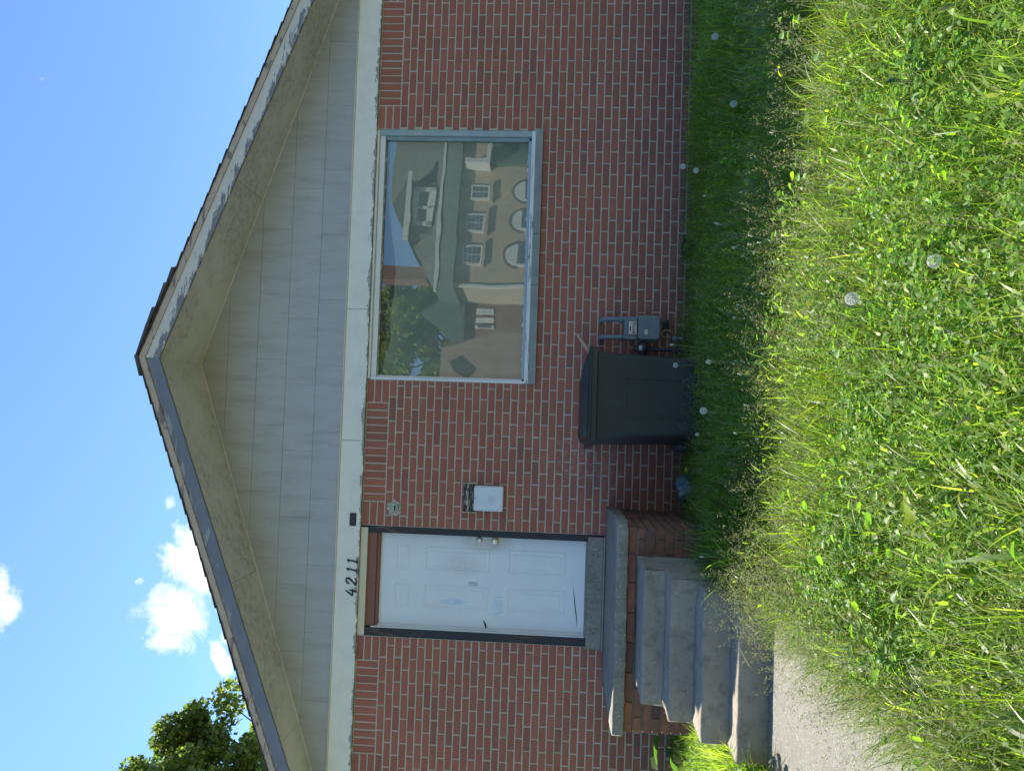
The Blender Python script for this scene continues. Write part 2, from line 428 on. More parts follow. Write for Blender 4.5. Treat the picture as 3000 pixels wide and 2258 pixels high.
def _bin(t, b):
    P = t.pos(); a = t.noise(2.5, 4, 0.6, P); f = t.noise(90, 4, 0.7, P); s_ = t.noise(1, 5, 0.7, t.pos(scale=(25, 25, 3)))
    c = t.mix(t.ramp(a, 0.35, 0.7), (0.026, 0.032, 0.026), (0.033, 0.038, 0.031))
    c = t.mix(t.ramp(s_, 0.6, 0.78, 0, 0.35), c, (0.09, 0.10, 0.09))
    setp(t, b, c, t.ramp(f, 0.3, 0.7, 0.42, 0.62), t.bump(f, 0.12, 0.002), 0.4)
M_BIN = material('dark_green_bin_plastic', _bin)
M_METER = plain('blue_grey_meter_paint', (0.17, 0.205, 0.215), 0.5, 0.12, 18, (0.12, 0.15, 0.165), bump=0.12)
M_PIPE = plain('dark_pipe', (0.06, 0.065, 0.065), 0.6, 0.2, 20)
M_LABELW = plain('index_label', (0.62, 0.58, 0.47), 0.4, 0.1, 30)
M_LABELB = plain('printed_black', (0.03, 0.03, 0.03), 0.5)
M_LABELR = plain('printed_red', (0.45, 0.05, 0.04), 0.5)
M_BRASSOLD = plain('old_brass_fitting', (0.28, 0.22, 0.08), 0.55, 0.25, 30, metal=0.6)
M_RUST = peeled('rusty_brown_metal', (0.05, 0.037, 0.028), (0.48, 0.43, 0.33), 0.455, (12, 12, 60), 0.4)
def _plate(t, b):
    P = t.pos(); a = t.noise(20, 4, 0.6, P); f = t.noise(200, 3, 0.7, P)
    ge = t.n.new('ShaderNodeNewGeometry'); s = t.node('ShaderNodeSeparateXYZ', {0: ge.outputs['Position']})
    p = t.math('SUBTRACT', s.outputs[0], -0.80); q = t.math('SUBTRACT', s.outputs[2], 0.585+OFF)
    r = t.math('SQRT', t.math('ADD', t.math('MULTIPLY', p, p), t.math('MULTIPLY', q, q)))
    ring = t.math('MULTIPLY', t.ramp(r, 0.058, 0.03), t.ramp(f, 0.42, 0.6, 0, 0.42))
    c = t.mix(t.ramp(a, 0.35, 0.7), (0.62, 0.65, 0.67), (0.56, 0.585, 0.62))
    c = t.mix(ring, c, (0.28, 0.31, 0.35))
    p2 = t.math('SUBTRACT', s.outputs[0], -0.795); q2 = t.math('SUBTRACT', s.outputs[2], 0.735+OFF)
    r2 = t.math('SQRT', t.math('ADD', t.math('MULTIPLY', p2, p2), t.math('MULTIPLY', q2, q2)))
    c = t.mix(t.ramp(r2, 0.012, 0.006, 0, 0.8), c, (0.12, 0.2, 0.55))
    setp(t, b, c, 0.4, t.bump(f, 0.05, 0.002), 0.4)
M_PLATE = material('white_mailbox_enamel', _plate)
M_COPPER = peeled('verdigris_cover', (0.34, 0.42, 0.33), (0.22, 0.16, 0.10), 0.42, (30, 30, 30), 0.4)
M_STICK = plain('bare_wood_stick', (0.50, 0.32, 0.20), 0.8, 0.25, 20)
M_CURTAIN = None
def _curt(t, b):
    P = t.pos(); a = t.noise(1.2, 4, 0.6, P); w = t.noise(2.2, 3, 0.5, t.pos(scale=(5, 5, 0.7)))
    c = t.mix(t.ramp(a, 0.3, 0.7), (0.50, 0.52, 0.43), (0.40, 0.43, 0.36))
    c = t.mix(t.ramp(w, 0.4, 0.7, 0, 0.3), c, (0.30, 0.36, 0.33))
    setp(t, b, c, 0.9, None, 0.1)
M_CURTAIN = material('grey_green_curtain', _curt)
# window glass: real reflection from Fresnel plus a thin film of dust
def _glass():
    mt = bpy.data.materials.new('old_window_glass'); mt.use_nodes = True
    t = NT(mt.node_tree); t.n.remove(t.n['Principled BSDF'])
    out = t.n['Material Output']
    tr = t.node('ShaderNodeBsdfTransparent', {0: (0.80, 0.86, 0.83, 1)})
    wob = t.noise(1.1, 2, 0.4, t.pos(scale=(1, 1, 1.6)))
    gl = t.node('ShaderNodeBsdfGlossy', {0: (0.95, 1, 0.98, 1), 'Roughness': 0.004})
    t.l.new(t.bump(wob, 0.05, 0.03), gl.inputs['Normal'])
    fr = t.node('ShaderNodeFresnel', {'IOR': 1.52})
    k = t.math('ADD', t.math('MULTIPLY', fr.outputs[0], 2.4), 0.04, clamp=True)
    m1 = t.node('ShaderNodeMixShader', {0: k, 1: tr.outputs[0], 2: gl.outputs[0]})
    df = t.node('ShaderNodeBsdfDiffuse', {0: (0.42, 0.44, 0.40, 1)})
    dust = t.noise(3.0, 6, 0.7, t.pos(scale=(1, 1, 0.8)))
    m2 = t.node('ShaderNodeMixShader', {0: t.ramp(dust, 0.4, 0.8, 0.10, 0.22), 1: m1.outputs[0], 2: df.outputs[0]})
    t.l.new(m2.outputs[0], out.inputs[0])
    return mt
M_GLASS = _glass()
M_PANE_FAR = plain('far_window_pane', (0.12, 0.15, 0.16), 0.08, 0.2, 1, spec=0.8)

# vegetation: colour comes per leaf from a colour attribute
def foliage(name, trans=0.45, rough=0.5, gain=1.0, spec=0.35):
    mt = bpy.data.materials.new(name); mt.use_nodes = True
    t = NT(mt.node_tree); b = t.n['Principled BSDF']; out = t.n['Material Output']
    at = t.node('ShaderNodeAttribute', attribute_name='tint')
    P = t.pos(); n = t.noise(30, 3, 0.6, P)
    c = t.mix(t.ramp(n, 0.3, 0.75, 0, 0.15), at.outputs['Color'], (0.06, 0.085, 0.02))
    setp(t, b, c, rough, None, spec)
    tl = t.node('ShaderNodeBsdfTranslucent')
    tc = t.mix(1.0, c, (1.72*gain, 2.0*gain, 0.7*gain), 'MULTIPLY'); t.l.new(tc, tl.inputs[0])
    mx = t.node('ShaderNodeMixShader', {0: trans, 1: b.outputs[0], 2: tl.outputs[0]})
    t.l.new(mx.outputs[0], out.inputs[0])
    return mt
M_GRASS = foliage('grass_blades', 0.54, 0.4, 1.25, 0.5)
M_LEAF = foliage('broad_leaves', 0.5, 0.45, 1.25)
M_SEED = foliage('seed_heads', 0.35, 0.8, 0.7, 0.1)
M_TREE = foliage('tree_leaves', 0.5, 0.5, 1.2)
M_BARK = plain('bark', (0.10, 0.08, 0.06), 0.95, 0.3, 8, bump=0.8, bscale=20)
M_FLUFF = plain('dandelion_fluff', (0.66, 0.66, 0.62), 0.9, 0.1, 80, spec=0.1)
M_STEM = plain('dandelion_stem', (0.15, 0.19, 0.07), 0.6, 0.2, 40)
# ================================================================ the setting
g = MB().slab([(-400, -400), (400, -400), (400, 400), (-400, 400)], -0.5, -0.02).build('ground', M_DIRT)
tag(g, kind='structure')
MB().box(-2.03, -1.02, -9.6, -2.475, -0.10, 0.004).build('walkway', M_WALK, bevel=0.006)
tag(bpy.data.objects['walkway'], kind='structure')
tag(MB().box(-60, 60, -11.4, -9.62, -0.10, 0.006).build('pavement', M_STEP, bevel=0.006), kind='structure')
tag(MB().box(-60, 60, -21.5, -12.6, -0.12, -0.005).build('road', M_ROAD), kind='structure')
tag(MB().box(-60, 60, -12.62, -12.45, -0.10, 0.11).build('kerb', M_WALK, bevel=0.02), kind='structure')

# ================================================================ the house
HX0, HX1, PK = -3.45, 4.21, 0.38
house = empty('brick_house', (PK, 0, 0), 'red brick bungalow with low gable roof, white door and big picture window', 'house')
hm = Matrix.Translation((-PK, 0, 0))
def hp(o):          # parts are built in world coordinates, then hung on the house
    o.parent = house; o.matrix_parent_inverse = hm; return o
Z = lambda z: z+OFF
ROWZ0, CRS, BP = 1.6015, 0.0725, 0.2246
WIN = (0.284, 2.707, 0.211, 1.82)
DOOR = (-2.132, -1.10, -0.48, 1.82)
# mortar backing around the openings
bk = MB(); yb0, yb1 = 0.0035, 0.21
top = Z(2.06)
bk.box(HX0+.01, DOOR[0], yb0, yb1, -0.3, top).box(DOOR[0], DOOR[1], yb0, yb1, -0.3, Z(DOOR[2])).box(DOOR[0], DOOR[1], yb0, yb1, Z(DOOR[3]), top)
bk.box(DOOR[1], WIN[0], yb0, yb1, -0.3, top).box(WIN[0], WIN[1], yb0, yb1, -0.3, Z(WIN[2])).box(WIN[0], WIN[1], yb0, yb1, Z(WIN[3]), top)
bk.box(WIN[1], HX1-.01, yb0, yb1, -0.3, top)
# gable infill behind the siding
zs = lambda x: 3.459-0.334*abs(x-PK)
bk.prism([(HX0+.01, top+.001), (HX1-.01, top+.001), (HX1-.01, Z(zs(HX1))), (PK, Z(zs(PK))), (HX0+.01, Z(zs(HX0)))], 0.03, 0.20)
hp(bk.build('wall', M_MORTAR))
# side and rear walls
sw = MB().box(HX0+.01, HX0+.2, 0.212, 9, -0.3, Z(zs(HX0))-.02).box(HX1-.2, HX1-.01, 0.212, 9, -0.3, Z(zs(HX1))-.02)
sw.prism([(HX0+.2, -0.3), (HX1-.2, -0.3), (HX1-.2, Z(zs(HX1))-.02), (PK, Z(zs(PK))-.02), (HX0+.2, Z(zs(HX0))-.02)], 8.8, 9.0)
hp(sw.build('side_wall', M_MORTAR))
# --- bricks
JT = 0.0118
stretch = BP-JT
def brick_mesh(name, jit):
    r = random.Random(jit)
    x, z, c = 0.5, 0.5, 0.0
    hx, hz = stretch/2, (CRS-JT)/2
    cs = 0.0028
    j = lambda a: r.uniform(-a, a)
    back = [(-hx, 0.03, -hz), (hx, 0.03, -hz), (hx, 0.03, hz), (-hx, 0.03, hz)]
    mid = [(-hx+j(.0012), 0.0035, -hz+j(.001)), (hx+j(.0012), 0.0035, -hz+j(.001)), (hx+j(.0012), 0.0035, hz+j(.001)), (-hx+j(.0012), 0.0035, hz+j(.001))]
    fr = [(p[0]-math.copysign(cs+abs(j(.0018)), p[0]), j(.0008), p[2]-math.copysign(cs+abs(j(.0015)), p[2])) for p in mid]
    m_ = MB().add(back+mid+fr, [(0, 1, 5, 4), (1, 2, 6, 5), (2, 3, 7, 6), (3, 0, 4, 7), (4, 5, 9, 8), (5, 6, 10, 9), (6, 7, 11, 10), (7, 4, 8, 11), (8, 9, 10, 11)])
    me = m_.mesh(name); me.materials.append(M_BRICK); return me
VAR = [brick_mesh('brick', k) for k in range(8)]
bricks = []     # x centre, z centre, length scale, vertical?, (world)
def inside(a0, a1, z):      # split a run at the openings
    runs = [(a0, a1)]
    for (o0, o1, zb, zt) in (WIN, DOOR):
        if zb-0.02 < z < zt:
            nr = []
            for (p, q) in runs:
                if q <= o0 or p >= o1: nr.append((p, q)); continue
                if p < o0: nr.append((p, o0-0.004))
                if q > o1: nr.append((o1+0.004, q))
            runs = nr
    return [(p, q) for p, q in runs if q-p > 0.025]
nrows = int((ROWZ0+OFF+0.12)/CRS)+1
for k in range(nrows):
    zc = ROWZ0-CRS*(k+0.5)
    # left of the door the bond sits a little differently from the right
    hf = .5 if k % 2 else 0.0
    js = [-2.326+BP*(i+hf) for i in range(-7, 3)]+[0.124+BP*(i+hf) for i in range(-7, 0)]
    js = [j for j in js if not -1.95 < j < -1.30]
    js += [0.124+.2169*(i+hf) for i in range(13)]+[2.943+BP*(i+hf) for i in range(0, 7)]
    js = [HX0]+[j+random.uniform(-.004, .004) for j in js if HX0+.03 < j < HX1-.03]+[HX1]
    for ja, jb in zip(js[:-1], js[1:]):
            a, b = ja+(JT/2 if ja > HX0 else 0), jb-(JT/2 if jb < HX1 else 0)
            if b-a < 0.03: continue
            for (p0, p1) in inside(a, b, zc):
                bricks.append(((p0+p1)/2, zc, (p1-p0), False))
# soldier band under the frieze with little stacks at its ends
ztop = 1.82; hb = ztop-ROWZ0
def soldiers(a, b, n):
    w = (b-a)/n
    for i in range(n): bricks.append((a+w*(i+.5), ROWZ0+hb/2-.002, w-JT, True))
def stack(a, b):
    for k in range(3): bricks.append(((a+b)/2, ROWZ0+CRS*(k+.5), b-a-JT, False))
stack(HX0, -3.222); soldiers(-3.222, -2.361, 12); stack(-2.361, DOOR[0]); stack(DOOR[1], -0.873)
soldiers(-0.873, 0.065, 13); stack(0.065, WIN[0]); stack(WIN[1], 2.941); soldiers(2.941, 3.97, 14); stack(3.97, HX1)
def px(p):
    d = Vector(p)-CAM; w = d.dot(WW)
    return 1129+2182*d.dot(RR)/w, 1500-2182*d.dot(UU)/w, w
def visible(b):
    U, V, w = px((b[0], 0, Z(b[1])))
    if not (20 < U < 2240 and 0 < V < 2010): return -1
    if -2.4 < b[0] < -0.86 and b[1] < -0.47: return -1
    if -0.2 < b[0] < 0.5 and b[1] < -0.3: return -1
    return (0.2141*0.062 if b[3] else b[2]*0.062)*1e3/w**2
order = sorted(range(len(bricks)), key=lambda i: -visible(bricks[i]))
single = set(order[:298]); rest = MB()
for i, (x, zc, ln, vert) in enumerate(bricks):
    dy = random.uniform(-.0012, .0012); me = VAR[i % 8]
    ry = random.uniform(-.004, .004)
    sx = (hb-JT-0.004)/stretch if vert else ln/stretch
    sz = ln/(CRS-JT) if vert else random.uniform(0.98, 1.015)
    Mx = Matrix.Translation((x, dy, Z(zc)+random.uniform(-.0008, .0008))) @ Matrix.Rotation(ry+(math.pi/2 if vert else 0), 4, 'Y') @ Matrix.Diagonal((sx, 1, sz, 1))
    if i in single:
        o = bpy.data.objects.new('brick', me); link(o); o.matrix_world = Mx; o.parent = house; o.matrix_parent_inverse = hm
    else:
        rest.add([Mx @ v.co for v in me.vertices], [tuple(p.vertices) for p in me.polygons])
o = hp(rest.build('brickwork', M_BRICK, fix=False)); tag(o, kind='stuff')
# mortar smears that stand proud
sm = MB()
for _ in range(420):
    b = random.choice(bricks)
    if b[3] or not (-3.4 < b[0] < 4.1): continue
    x = b[0]+b[2]/2+.005; z = Z(b[1])+random.choice((-1, 1))*CRS/2
    r = random.uniform(.006, .012)
    if any(w[0]-.03 < x < w[1]+.03 and Z(w[2])-.03 < z < Z(w[3]) for w in (WIN, DOOR)): continue
    n = 7; ring = [(x+r*random.uniform(.6, 1.3)*math.cos(t), -0.002, z+r*random.uniform(.5, 1.1)*math.sin(t)) for t in (2*math.pi*i/n for i in range(n))]
    sm.add(ring+[(x, -.004, z)]+[(p[0], .012, p[2]) for p in ring], [(i, (i+1) % n, n) for i in range(n)]+[(i, (i+1) % n, n+1+(i+1) % n, n+1+i) for i in range(n)])
o = hp(sm.build('mortar_smears', M_MORTAR)); tag(o, kind='stuff')

# --- frieze board in three lengths with a ragged lower edge
def ragged(x0, x1, z0, z1, y0, y1, amp=0.006, step=0.03):
    n = max(2, int((x1-x0)/step)); poly = []
    for i in range(n+1):
        x = x0+(x1-x0)*i/n
        poly.append((x, z0+(random.uniform(-amp, amp*.4) if 0 < i < n else 0)))
    poly += [(x1, z1), (x0, z1)]
    return MB().prism(poly, y0, y1)
for (a, b) in ((-3.80, -0.302), (-0.298, 0.948), (0.952, 4.55)):
    hp(ragged(a, b, Z(1.822), Z(2.038), -0.032, 0.012).build('frieze_board', M_FRIEZE))
hp(MB().box(-3.7, 4.4, -0.043, 0.012, Z(2.0385), Z(2.048)).build('frieze_cap', M_CREAM))
# --- siding panels (asbestos-cement boards), each a part
joints = {0: -0.863, 1: 0.214, 2: 0.447, 3: 0.026, 4: 0.257}
rows = [2.049, 2.323, 2.614, 2.905, 3.197, 3.47]
PW = 0.633
for r in range(5):
    z0, z1 = rows[r], rows[r+1]
    i0 = math.floor((-3.9-joints[r])/PW)
    for i in range(i0, i0+16):
        a, b = joints[r]+i*PW, joints[r]+(i+1)*PW
        # clip against both roof slopes
        xl = lambda z: PK-(3.459-z)/0.334; xr = lambda z: PK+(3.459-z)/0.334
        a_, b_ = a+.0008, b-.0008
        # polygon clip: keep z <= zs(x)
        poly = [(a_, z0), (b_, z0), (b_, z1-.0005), (a_, z1-.0005)]
        for sgn in (-1, 1):
            keep = lambda p: p[1] <= 3.462-0.334*sgn*(p[0]-PK)
            out = []
            for q in range(len(poly)):
                p0, p1 = poly[q], poly[(q+1) % len(poly)]
                f0 = 3.462-0.334*sgn*(p0[0]-PK)-p0[1]; f1 = 3.462-0.334*sgn*(p1[0]-PK)-p1[1]
                if f0 >= 0: out.append(p0)
                if (f0 >= 0) != (f1 >= 0):
                    t_ = f0/(f0-f1); out.append((p0[0]+t_*(p1[0]-p0[0]), p0[1]+t_*(p1[1]-p0[1])))
            poly = out
            if len(poly) < 3: break
        if len(poly) < 3: continue
        if max(p[0] for p in poly)-min(p[0] for p in poly) < 0.03: continue
        n = len(poly); jy = random.uniform(-.0010, .0010)
        yf = lambda z: -0.0105+0.0055*(z-z0)/0.29+jy          # lapped: lower edge stands out
        vs = [(x, yf(z), Z(z)) for x, z in poly]+[(x, 0.028, Z(z)) for x, z in poly]
        fs = [tuple(range(n)), tuple(range(2*n-1, n-1, -1))]+[(q, q+n, (q+1) % n+n, (q+1) % n) for q in range(n)]
        hp(MB().add(vs, fs).build('siding_panel', M_SIDING))
# --- roof: prow-shaped gable overhang (deeper at the peak than at the eaves)
EX0, EX1 = -3.80, 4.56
def yo(x):     # outer edge of the overhang
    s = abs(x-PK)/4.18
    return -0.79+0.37*s
def on(x, y, dz=0): return (x, y, Z(zs(x)+dz))
for side in (-1, 1):
    xe = EX0 if side < 0 else EX1
    cuts = [PK, PK+side*1.62, PK+side*3.0, xe] if side > 0 else [PK, PK-1.95, PK-3.35, xe]
    for i in range(3):                      # soffit boards
        a, b = cuts[i]+side*.002*(i > 0), cuts[i+1]-side*.002*(i < 2)
        vs = [on(a, 0.03), on(b, 0.03), on(b, yo(b)+.012), on(a, yo(a)+.012)]
        vs += [(p[0], p[1], p[2]+.012) for p in vs]
        hp(MB().add(vs, [(0, 3, 2, 1), (4, 5, 6, 7), (0, 1, 5, 4), (1, 2, 6, 5), (2, 3, 7, 6), (3, 0, 4, 7)]).build('soffit_board', M_SOFFIT))
    # quarter trim where the soffit meets the siding
    vs = [on(PK, .0, -.001), on(xe, .0, -.001), on(xe, -.018, -.001), on(PK, -.018, -.001), on(PK, .0, -.008), on(xe, .0, -.008), on(xe, -.015, -.008), on(PK, -.015, -.008)]
    hp(MB().add(vs, [(0, 1, 2, 3), (4, 7, 6, 5), (0, 4, 5, 1), (1, 5, 6, 2), (2, 6, 7, 3), (3, 7, 4, 0)]).build('soffit_trim', M_SOFFIT))
    # barge board (weathered) with a wavy lower edge, and the strip above it
    def strip(z0, z1, y_out, y_in, name, mat, wav=0.0, n=60):
        vs = []
        for i in range(n+1):
            x = PK+(xe-PK)*i/n
            w = random.uniform(-wav, wav)*(0 < i < n) if wav else 0
            y = yo(x)
            vs += [(x, y+y_out, Z(zs(x)+z0+w)), (x, y+y_out, Z(zs(x)+z1)), (x, y+y_in, Z(zs(x)+z1)), (x, y+y_in, Z(zs(x)+z0+w))]
        fs = []
        for i in range(n):
            for q in range(4): fs.append((i*4+q, i*4+(q+1) % 4, (i+1)*4+(q+1) % 4, (i+1)*4+q))
        fs += [(0, 1, 2, 3), (n*4+3, n*4+2, n*4+1, n*4)]
        return hp(MB().add(vs, fs).build(name, mat))
    strip(-0.012, 0.108, -0.002, 0.02, 'barge_board', M_BARGE_L if side < 0 else M_BARGE_R, 0.0022)
    strip(0.1085, 0.158, -0.012, 0.02, 'top_trim', M_TRIM_TOP, 0.001)
    # roof deck
    vs = [on(PK, yo(PK)-.004, .160), on(xe+side*.01, yo(xe)-.004, .160), on(xe+side*.01, 9.4, .160), on(PK, 9.4, .160)]
    vs += [(p[0], p[1], p[2]+.012) for p in vs]
    hp(MB().add(vs, [(0, 3, 2, 1), (4, 5, 6, 7), (0, 1, 5, 4), (1, 2, 6, 5), (2, 3, 7, 6), (3, 0, 4, 7)]).build('roof_deck', M_TRIM_TOP))
    # shingle courses; the tabs along the gable edge are single parts, the field behind is one sheet of courses
    L = abs(xe-PK)+.02; exp_ = 0.135; nn = int(L/exp_)+1
    field_ = MB()
    for i in range(nn):
        a = min(L, (i+1)*exp_); b = max(-.0, i*exp_-0.02)
        hang = random.uniform(.012, .026)
        xa, xb = PK+side*a, PK+side*b
        lift = .174
        def tab(y0, y1, extra=0.0, th=.007):
            pa, pb = (xa, Z(zs(xa)+lift+.013+extra)), (xb, Z(zs(xb)+lift+.002+extra))
            def P(p, y, d): return (p[0], y, p[1]-d)
            ya0 = y0 if y0 > 0 else yo(xa)-hang; yb0_ = y0 if y0 > 0 else yo(xb)-hang
            v = [P(pa, ya0, 0), P(pb, yb0_, 0), P(pb, y1, 0), P(pa, y1, 0), P(pa, ya0, th), P(pb, yb0_, th), P(pb, y1, th), P(pa, y1, th)]
            return v, [(0, 1, 2, 3), (4, 7, 6, 5), (0, 4, 5, 1), (1, 5, 6, 2), (2, 6, 7, 3), (3, 7, 4, 0)]
        v, f = tab(-1, -.1); hp(MB().add(v, f).build('shingle', M_SHINGLE))
        v, f = tab(-.098 if False else .0001, 9.45)
        v = [(p[0], -.098 if abs(p[1]-.0001) < 1e-6 else p[1], p[2]) for p in v]
        field_.add(v, f)
    o = hp(field_.build('shingle_courses', M_SHINGLE)); tag(o, kind='stuff')
# loose ridge caps that stand up on the right of the peak
for (xa, xb, dz, yh) in ((PK-.16, PK+.02, .196, -.030), (PK-.01, PK+.30, .198, -.034), (PK+.20, PK+.44, .206, -.038), (PK+.38, PK+.66, .200, -.030), (PK+.58, PK+.80, .196, -.026)):
    n = 2; y0 = yo((xa+xb)/2)+yh
    za, zb = zs(xa)+dz+.006, zs(xb)+dz+(.012 if xb > PK else 0)
    th = .032
    vs = [(xa, y0, Z(za)), (xb, y0, Z(zb)), (xb, y0+.30, Z(zb)), (xa, y0+.30, Z(za)), (xa, y0, Z(za-.010)), (xb, y0, Z(zb-th)), (xb, y0+.30, Z(zb-th)), (xa, y0+.30, Z(za-.010))]
    hp(MB().add(vs, [(0, 1, 2, 3), (4, 7, 6, 5), (0, 4, 5, 1), (1, 5, 6, 2), (2, 6, 7, 3), (3, 7, 4, 0)]).build('ridge_shingle', M_SHINGLE))

# --- door
yd = 0.085
door = hp(MB().box(-2.048, -1.166, yd, yd+.04, Z(-.312), Z(1.668), .002).build('door', M_DOOR))
def dchild(mb, name, mat, **kw):
    o = mb.build(name, mat, **kw); o.parent = door; o.matrix_parent_inverse = Matrix.Identity(4) if False else hm; return o
# children of the door keep world coordinates too
def dpart(o): o.parent = door; o.matrix_parent_inverse = door.matrix_world.inverted() @ Matrix.Identity(4); return o
for (x0, x1) in ((-1.515, -1.292), (-1.867, -1.650)):
    for (z0, z1) in ((0.597, 1.212), (-0.122, 0.422), (1.360, 1.497)):
        fr = MB(); w = .017
        for (a, b, c, d) in ((x0, x1, z0, z0+w), (x0, x1, z1-w, z1), (x0, x0+w, z0+w, z1-w), (x1-w, x1, z0+w, z1-w)):
            fr.box(a, b, yd-.0035, yd+.001, Z(c), Z(d), .0022)
        i_ = .042
        if z1-z0 > .2: fr.box(x0+i_, x1-i_, yd-.0025, yd+.001, Z(z0+i_), Z(z1-i_), .0022)
        o = fr.build('door_panel', M_DOOR); o.parent = door; o.matrix_parent_inverse = Matrix.Identity(4)
for (z, r, nm) in ((0.549, .034, 'door_knob'), (0.698, .028, 'deadbolt')):
    prof = [(r, 0), (r, -.006), (r*.9, -.011)]
    prof += [(r*.42, -.014), (r*.42, -.030), (r*.80, -.038), (r*.86, -.050), (r*.70, -.060), (r*.28, -.063)] if nm == 'door_knob' else [(r*.6, -.014), (r*.58, -.022), (r*.3, -.024)]
    o = MB().lathe((-1.2065, yd-.001, Z(z)), prof, 'Y').build(nm, M_BRASS, smooth=True); o.parent = door
    o.matrix_parent_inverse = Matrix.Identity(4)
o = MB().box(-1.640, -1.602, yd-.0032, yd+.001, Z(.70), Z(.788), .001).build('worn_sticker', plain('sticker_grey', (0.57, 0.57, 0.58), 0.6)); o.parent = door
def mark(pts, w, name):
    v = []
    for i, (x, z) in enumerate(pts):
        ww_ = w*math.sin(math.pi*(i+.25)/(len(pts)-.5))
        v += [(x, yd-.0028, Z(z-ww_)), (x, yd-.0028, Z(z+ww_))]
    f = [(2*i, 2*i+1, 2*i+3, 2*i+2) for i in range(len(pts)-1)]
    b = len(v); v += [(p[0], p[1]+.002, p[2]) for p in v]
    f += [tuple(k+b for k in q) for q in f]
    o = MB().add(v, f).build(name, M_DARKMARK); o.parent = door; return o
mark([(-1.60, -.205), (-1.68, -.213), (-1.76, -.222), (-1.85, -.236), (-1.93, -.247), (-1.975, -.25)], .0045, 'scratch')
# frame: dark jambs, white stop on the left, header layers
df = hp(MB().box(-1.166, -1.101, .012, .13, Z(-.33), Z(1.79), .003).build('door_jamb', M_JAMB))
df = hp(MB().box(-2.131, -2.054, .010, .13, Z(-.33), Z(1.79), .003).build('door_jamb', M_JAMB))
hp(MB().box(-2.054, -2.046, .012, .13, Z(-.312), Z(1.70), .002).build('door_stop', M_WHITEP))
hp(MB().box(-2.046, -2.030, .055, .0845, Z(-.312), Z(1.668), .002).build('door_stop', M_WHITEP))
hp(MB().box(-2.046, -1.166, .030, .125, Z(1.668), Z(1.752), .003).box(-2.046, -1.166, .050, .10, Z(1.640), Z(1.6675), .002).build('door_header', M_HEADER))
hp(MB().box(-2.128, -1.12, -.004, .10, Z(1.752), Z(1.820), .003).build('header_board', M_CREAM))
hp(ragged(-2.10, -2.05, Z(-.10), Z(.72), .0075, .0099, .0).build('old_label_strip', M_JAMB)) if False else None
hp(MB().box(-2.140, -1.115, -.035, .13, Z(-.470), Z(-.328), .006).box(-2.12, -1.11, .02, .13, Z(-.3278), Z(-.313), .002).build('door_sill', M_SLAB))
hp(MB().box(-2.150, -1.110, -.060, .0, Z(-.4855), Z(-.4705), .004).build('sill_ledge', M_STEP))
# the crack in the left door stop
crk = [(-2.012, .60), (-2.022, .607), (-2.034, .618), (-2.050, .632), (-2.058, .65), (-2.048, .622), (-2.036, .597), (-2.026, .592)]
hp(MB().prism([(x, Z(z)) for x, z in crk], .002, .054).build('splintered_gap', M_DARKMARK)) if False else None
mark([(-1.955, .635), (-1.98, .622), (-2.00, .613), (-2.02, .608), (-2.046, .60)], .010, 'splintered_gap')

# --- window
win = bpy.data.objects.new('window', None); link(win); win.location = (1.5, 0, Z(1.0)); hp(win)
WI = Matrix.Translation((1.5, 0, Z(1.0))).inverted()
def wp(o): o.parent = win; o.matrix_parent_inverse = WI; return o
yg = .075
wp(MB().box(.292, 2.700, -.004, .10, Z(1.795), Z(1.820), .003).box(.300, 2.66, .020, .10, Z(1.742), Z(1.7945), .003).build('head_casing', M_WHITEP))
wp(MB().box(2.652, 2.705, .002, .10, Z(.322), Z(1.794), .003).box(2.625, 2.6515, .035, .10, Z(.345), Z(1.741), .003).build('jamb_casing', M_BLUEP))
wp(MB().box(.286, .312, .002, .10, Z(.322), Z(1.794), .003).box(.3125, .330, .035, .10, Z(.345), Z(1.741), .003).build('jamb_casing', M_WHITEP))
wp(MB().box(.3305, 2.6245, .040, .10, Z(.322), Z(.352), .004).build('bottom_stop', M_BLUEP))
wp(MB().box(.288, 2.703, -.014, .10, Z(.282), Z(.3215), .005).build('sill_rail', M_SILLW))
for (a, b) in ((.284, 1.222), (1.226, 1.709), (1.713, 2.707)):
    vs = [(a, -.020, Z(.281)), (b, -.020, Z(.281)), (b, .10, Z(.281)), (a, .10, Z(.281)), (a, -.034, Z(.214)), (b, -.034, Z(.214)), (b, .10, Z(.212)), (a, .10, Z(.212))]
    wp(MB().add(vs, [(0, 1, 2, 3), (4, 7, 6, 5), (0, 4, 5, 1), (1, 5, 6, 2), (2, 6, 7, 3), (3, 7, 4, 0)]).build('sill_plate', M_METALSILL))
# putty blobs along the glass
pt = MB()
for _ in range(46):
    x = random.uniform(.34, 2.61); zt = random.random() < .6
    z = Z(1.742) if zt else Z(.352); r = random.uniform(.003, .009)
    pt.box(x-r*random.uniform(1, 2.4), x+r*2, yg-.012, yg, z-(r if zt else 0), z+(0 if zt else r), .001)
o = wp(pt.build('putty_edge', M_WHITEP)); tag(o, kind='stuff')
n_ = 1
pane = wp(MB().add([(.3305, yg, Z(.352)), (2.6245, yg, Z(.352)), (2.6245, yg, Z(1.742)), (.3305, yg, Z(1.742))], [(0, 1, 2, 3)]).build('pane', M_GLASS))
# the room behind: dark back wall, floor, ceiling and sides
rm = MB()
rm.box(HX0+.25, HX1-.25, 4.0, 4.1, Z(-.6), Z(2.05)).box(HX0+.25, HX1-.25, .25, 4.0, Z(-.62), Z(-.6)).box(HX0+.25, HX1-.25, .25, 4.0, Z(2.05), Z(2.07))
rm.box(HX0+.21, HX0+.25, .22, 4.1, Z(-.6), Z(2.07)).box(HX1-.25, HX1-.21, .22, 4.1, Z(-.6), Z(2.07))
hp(rm.build('room', M_GLASSDARK))
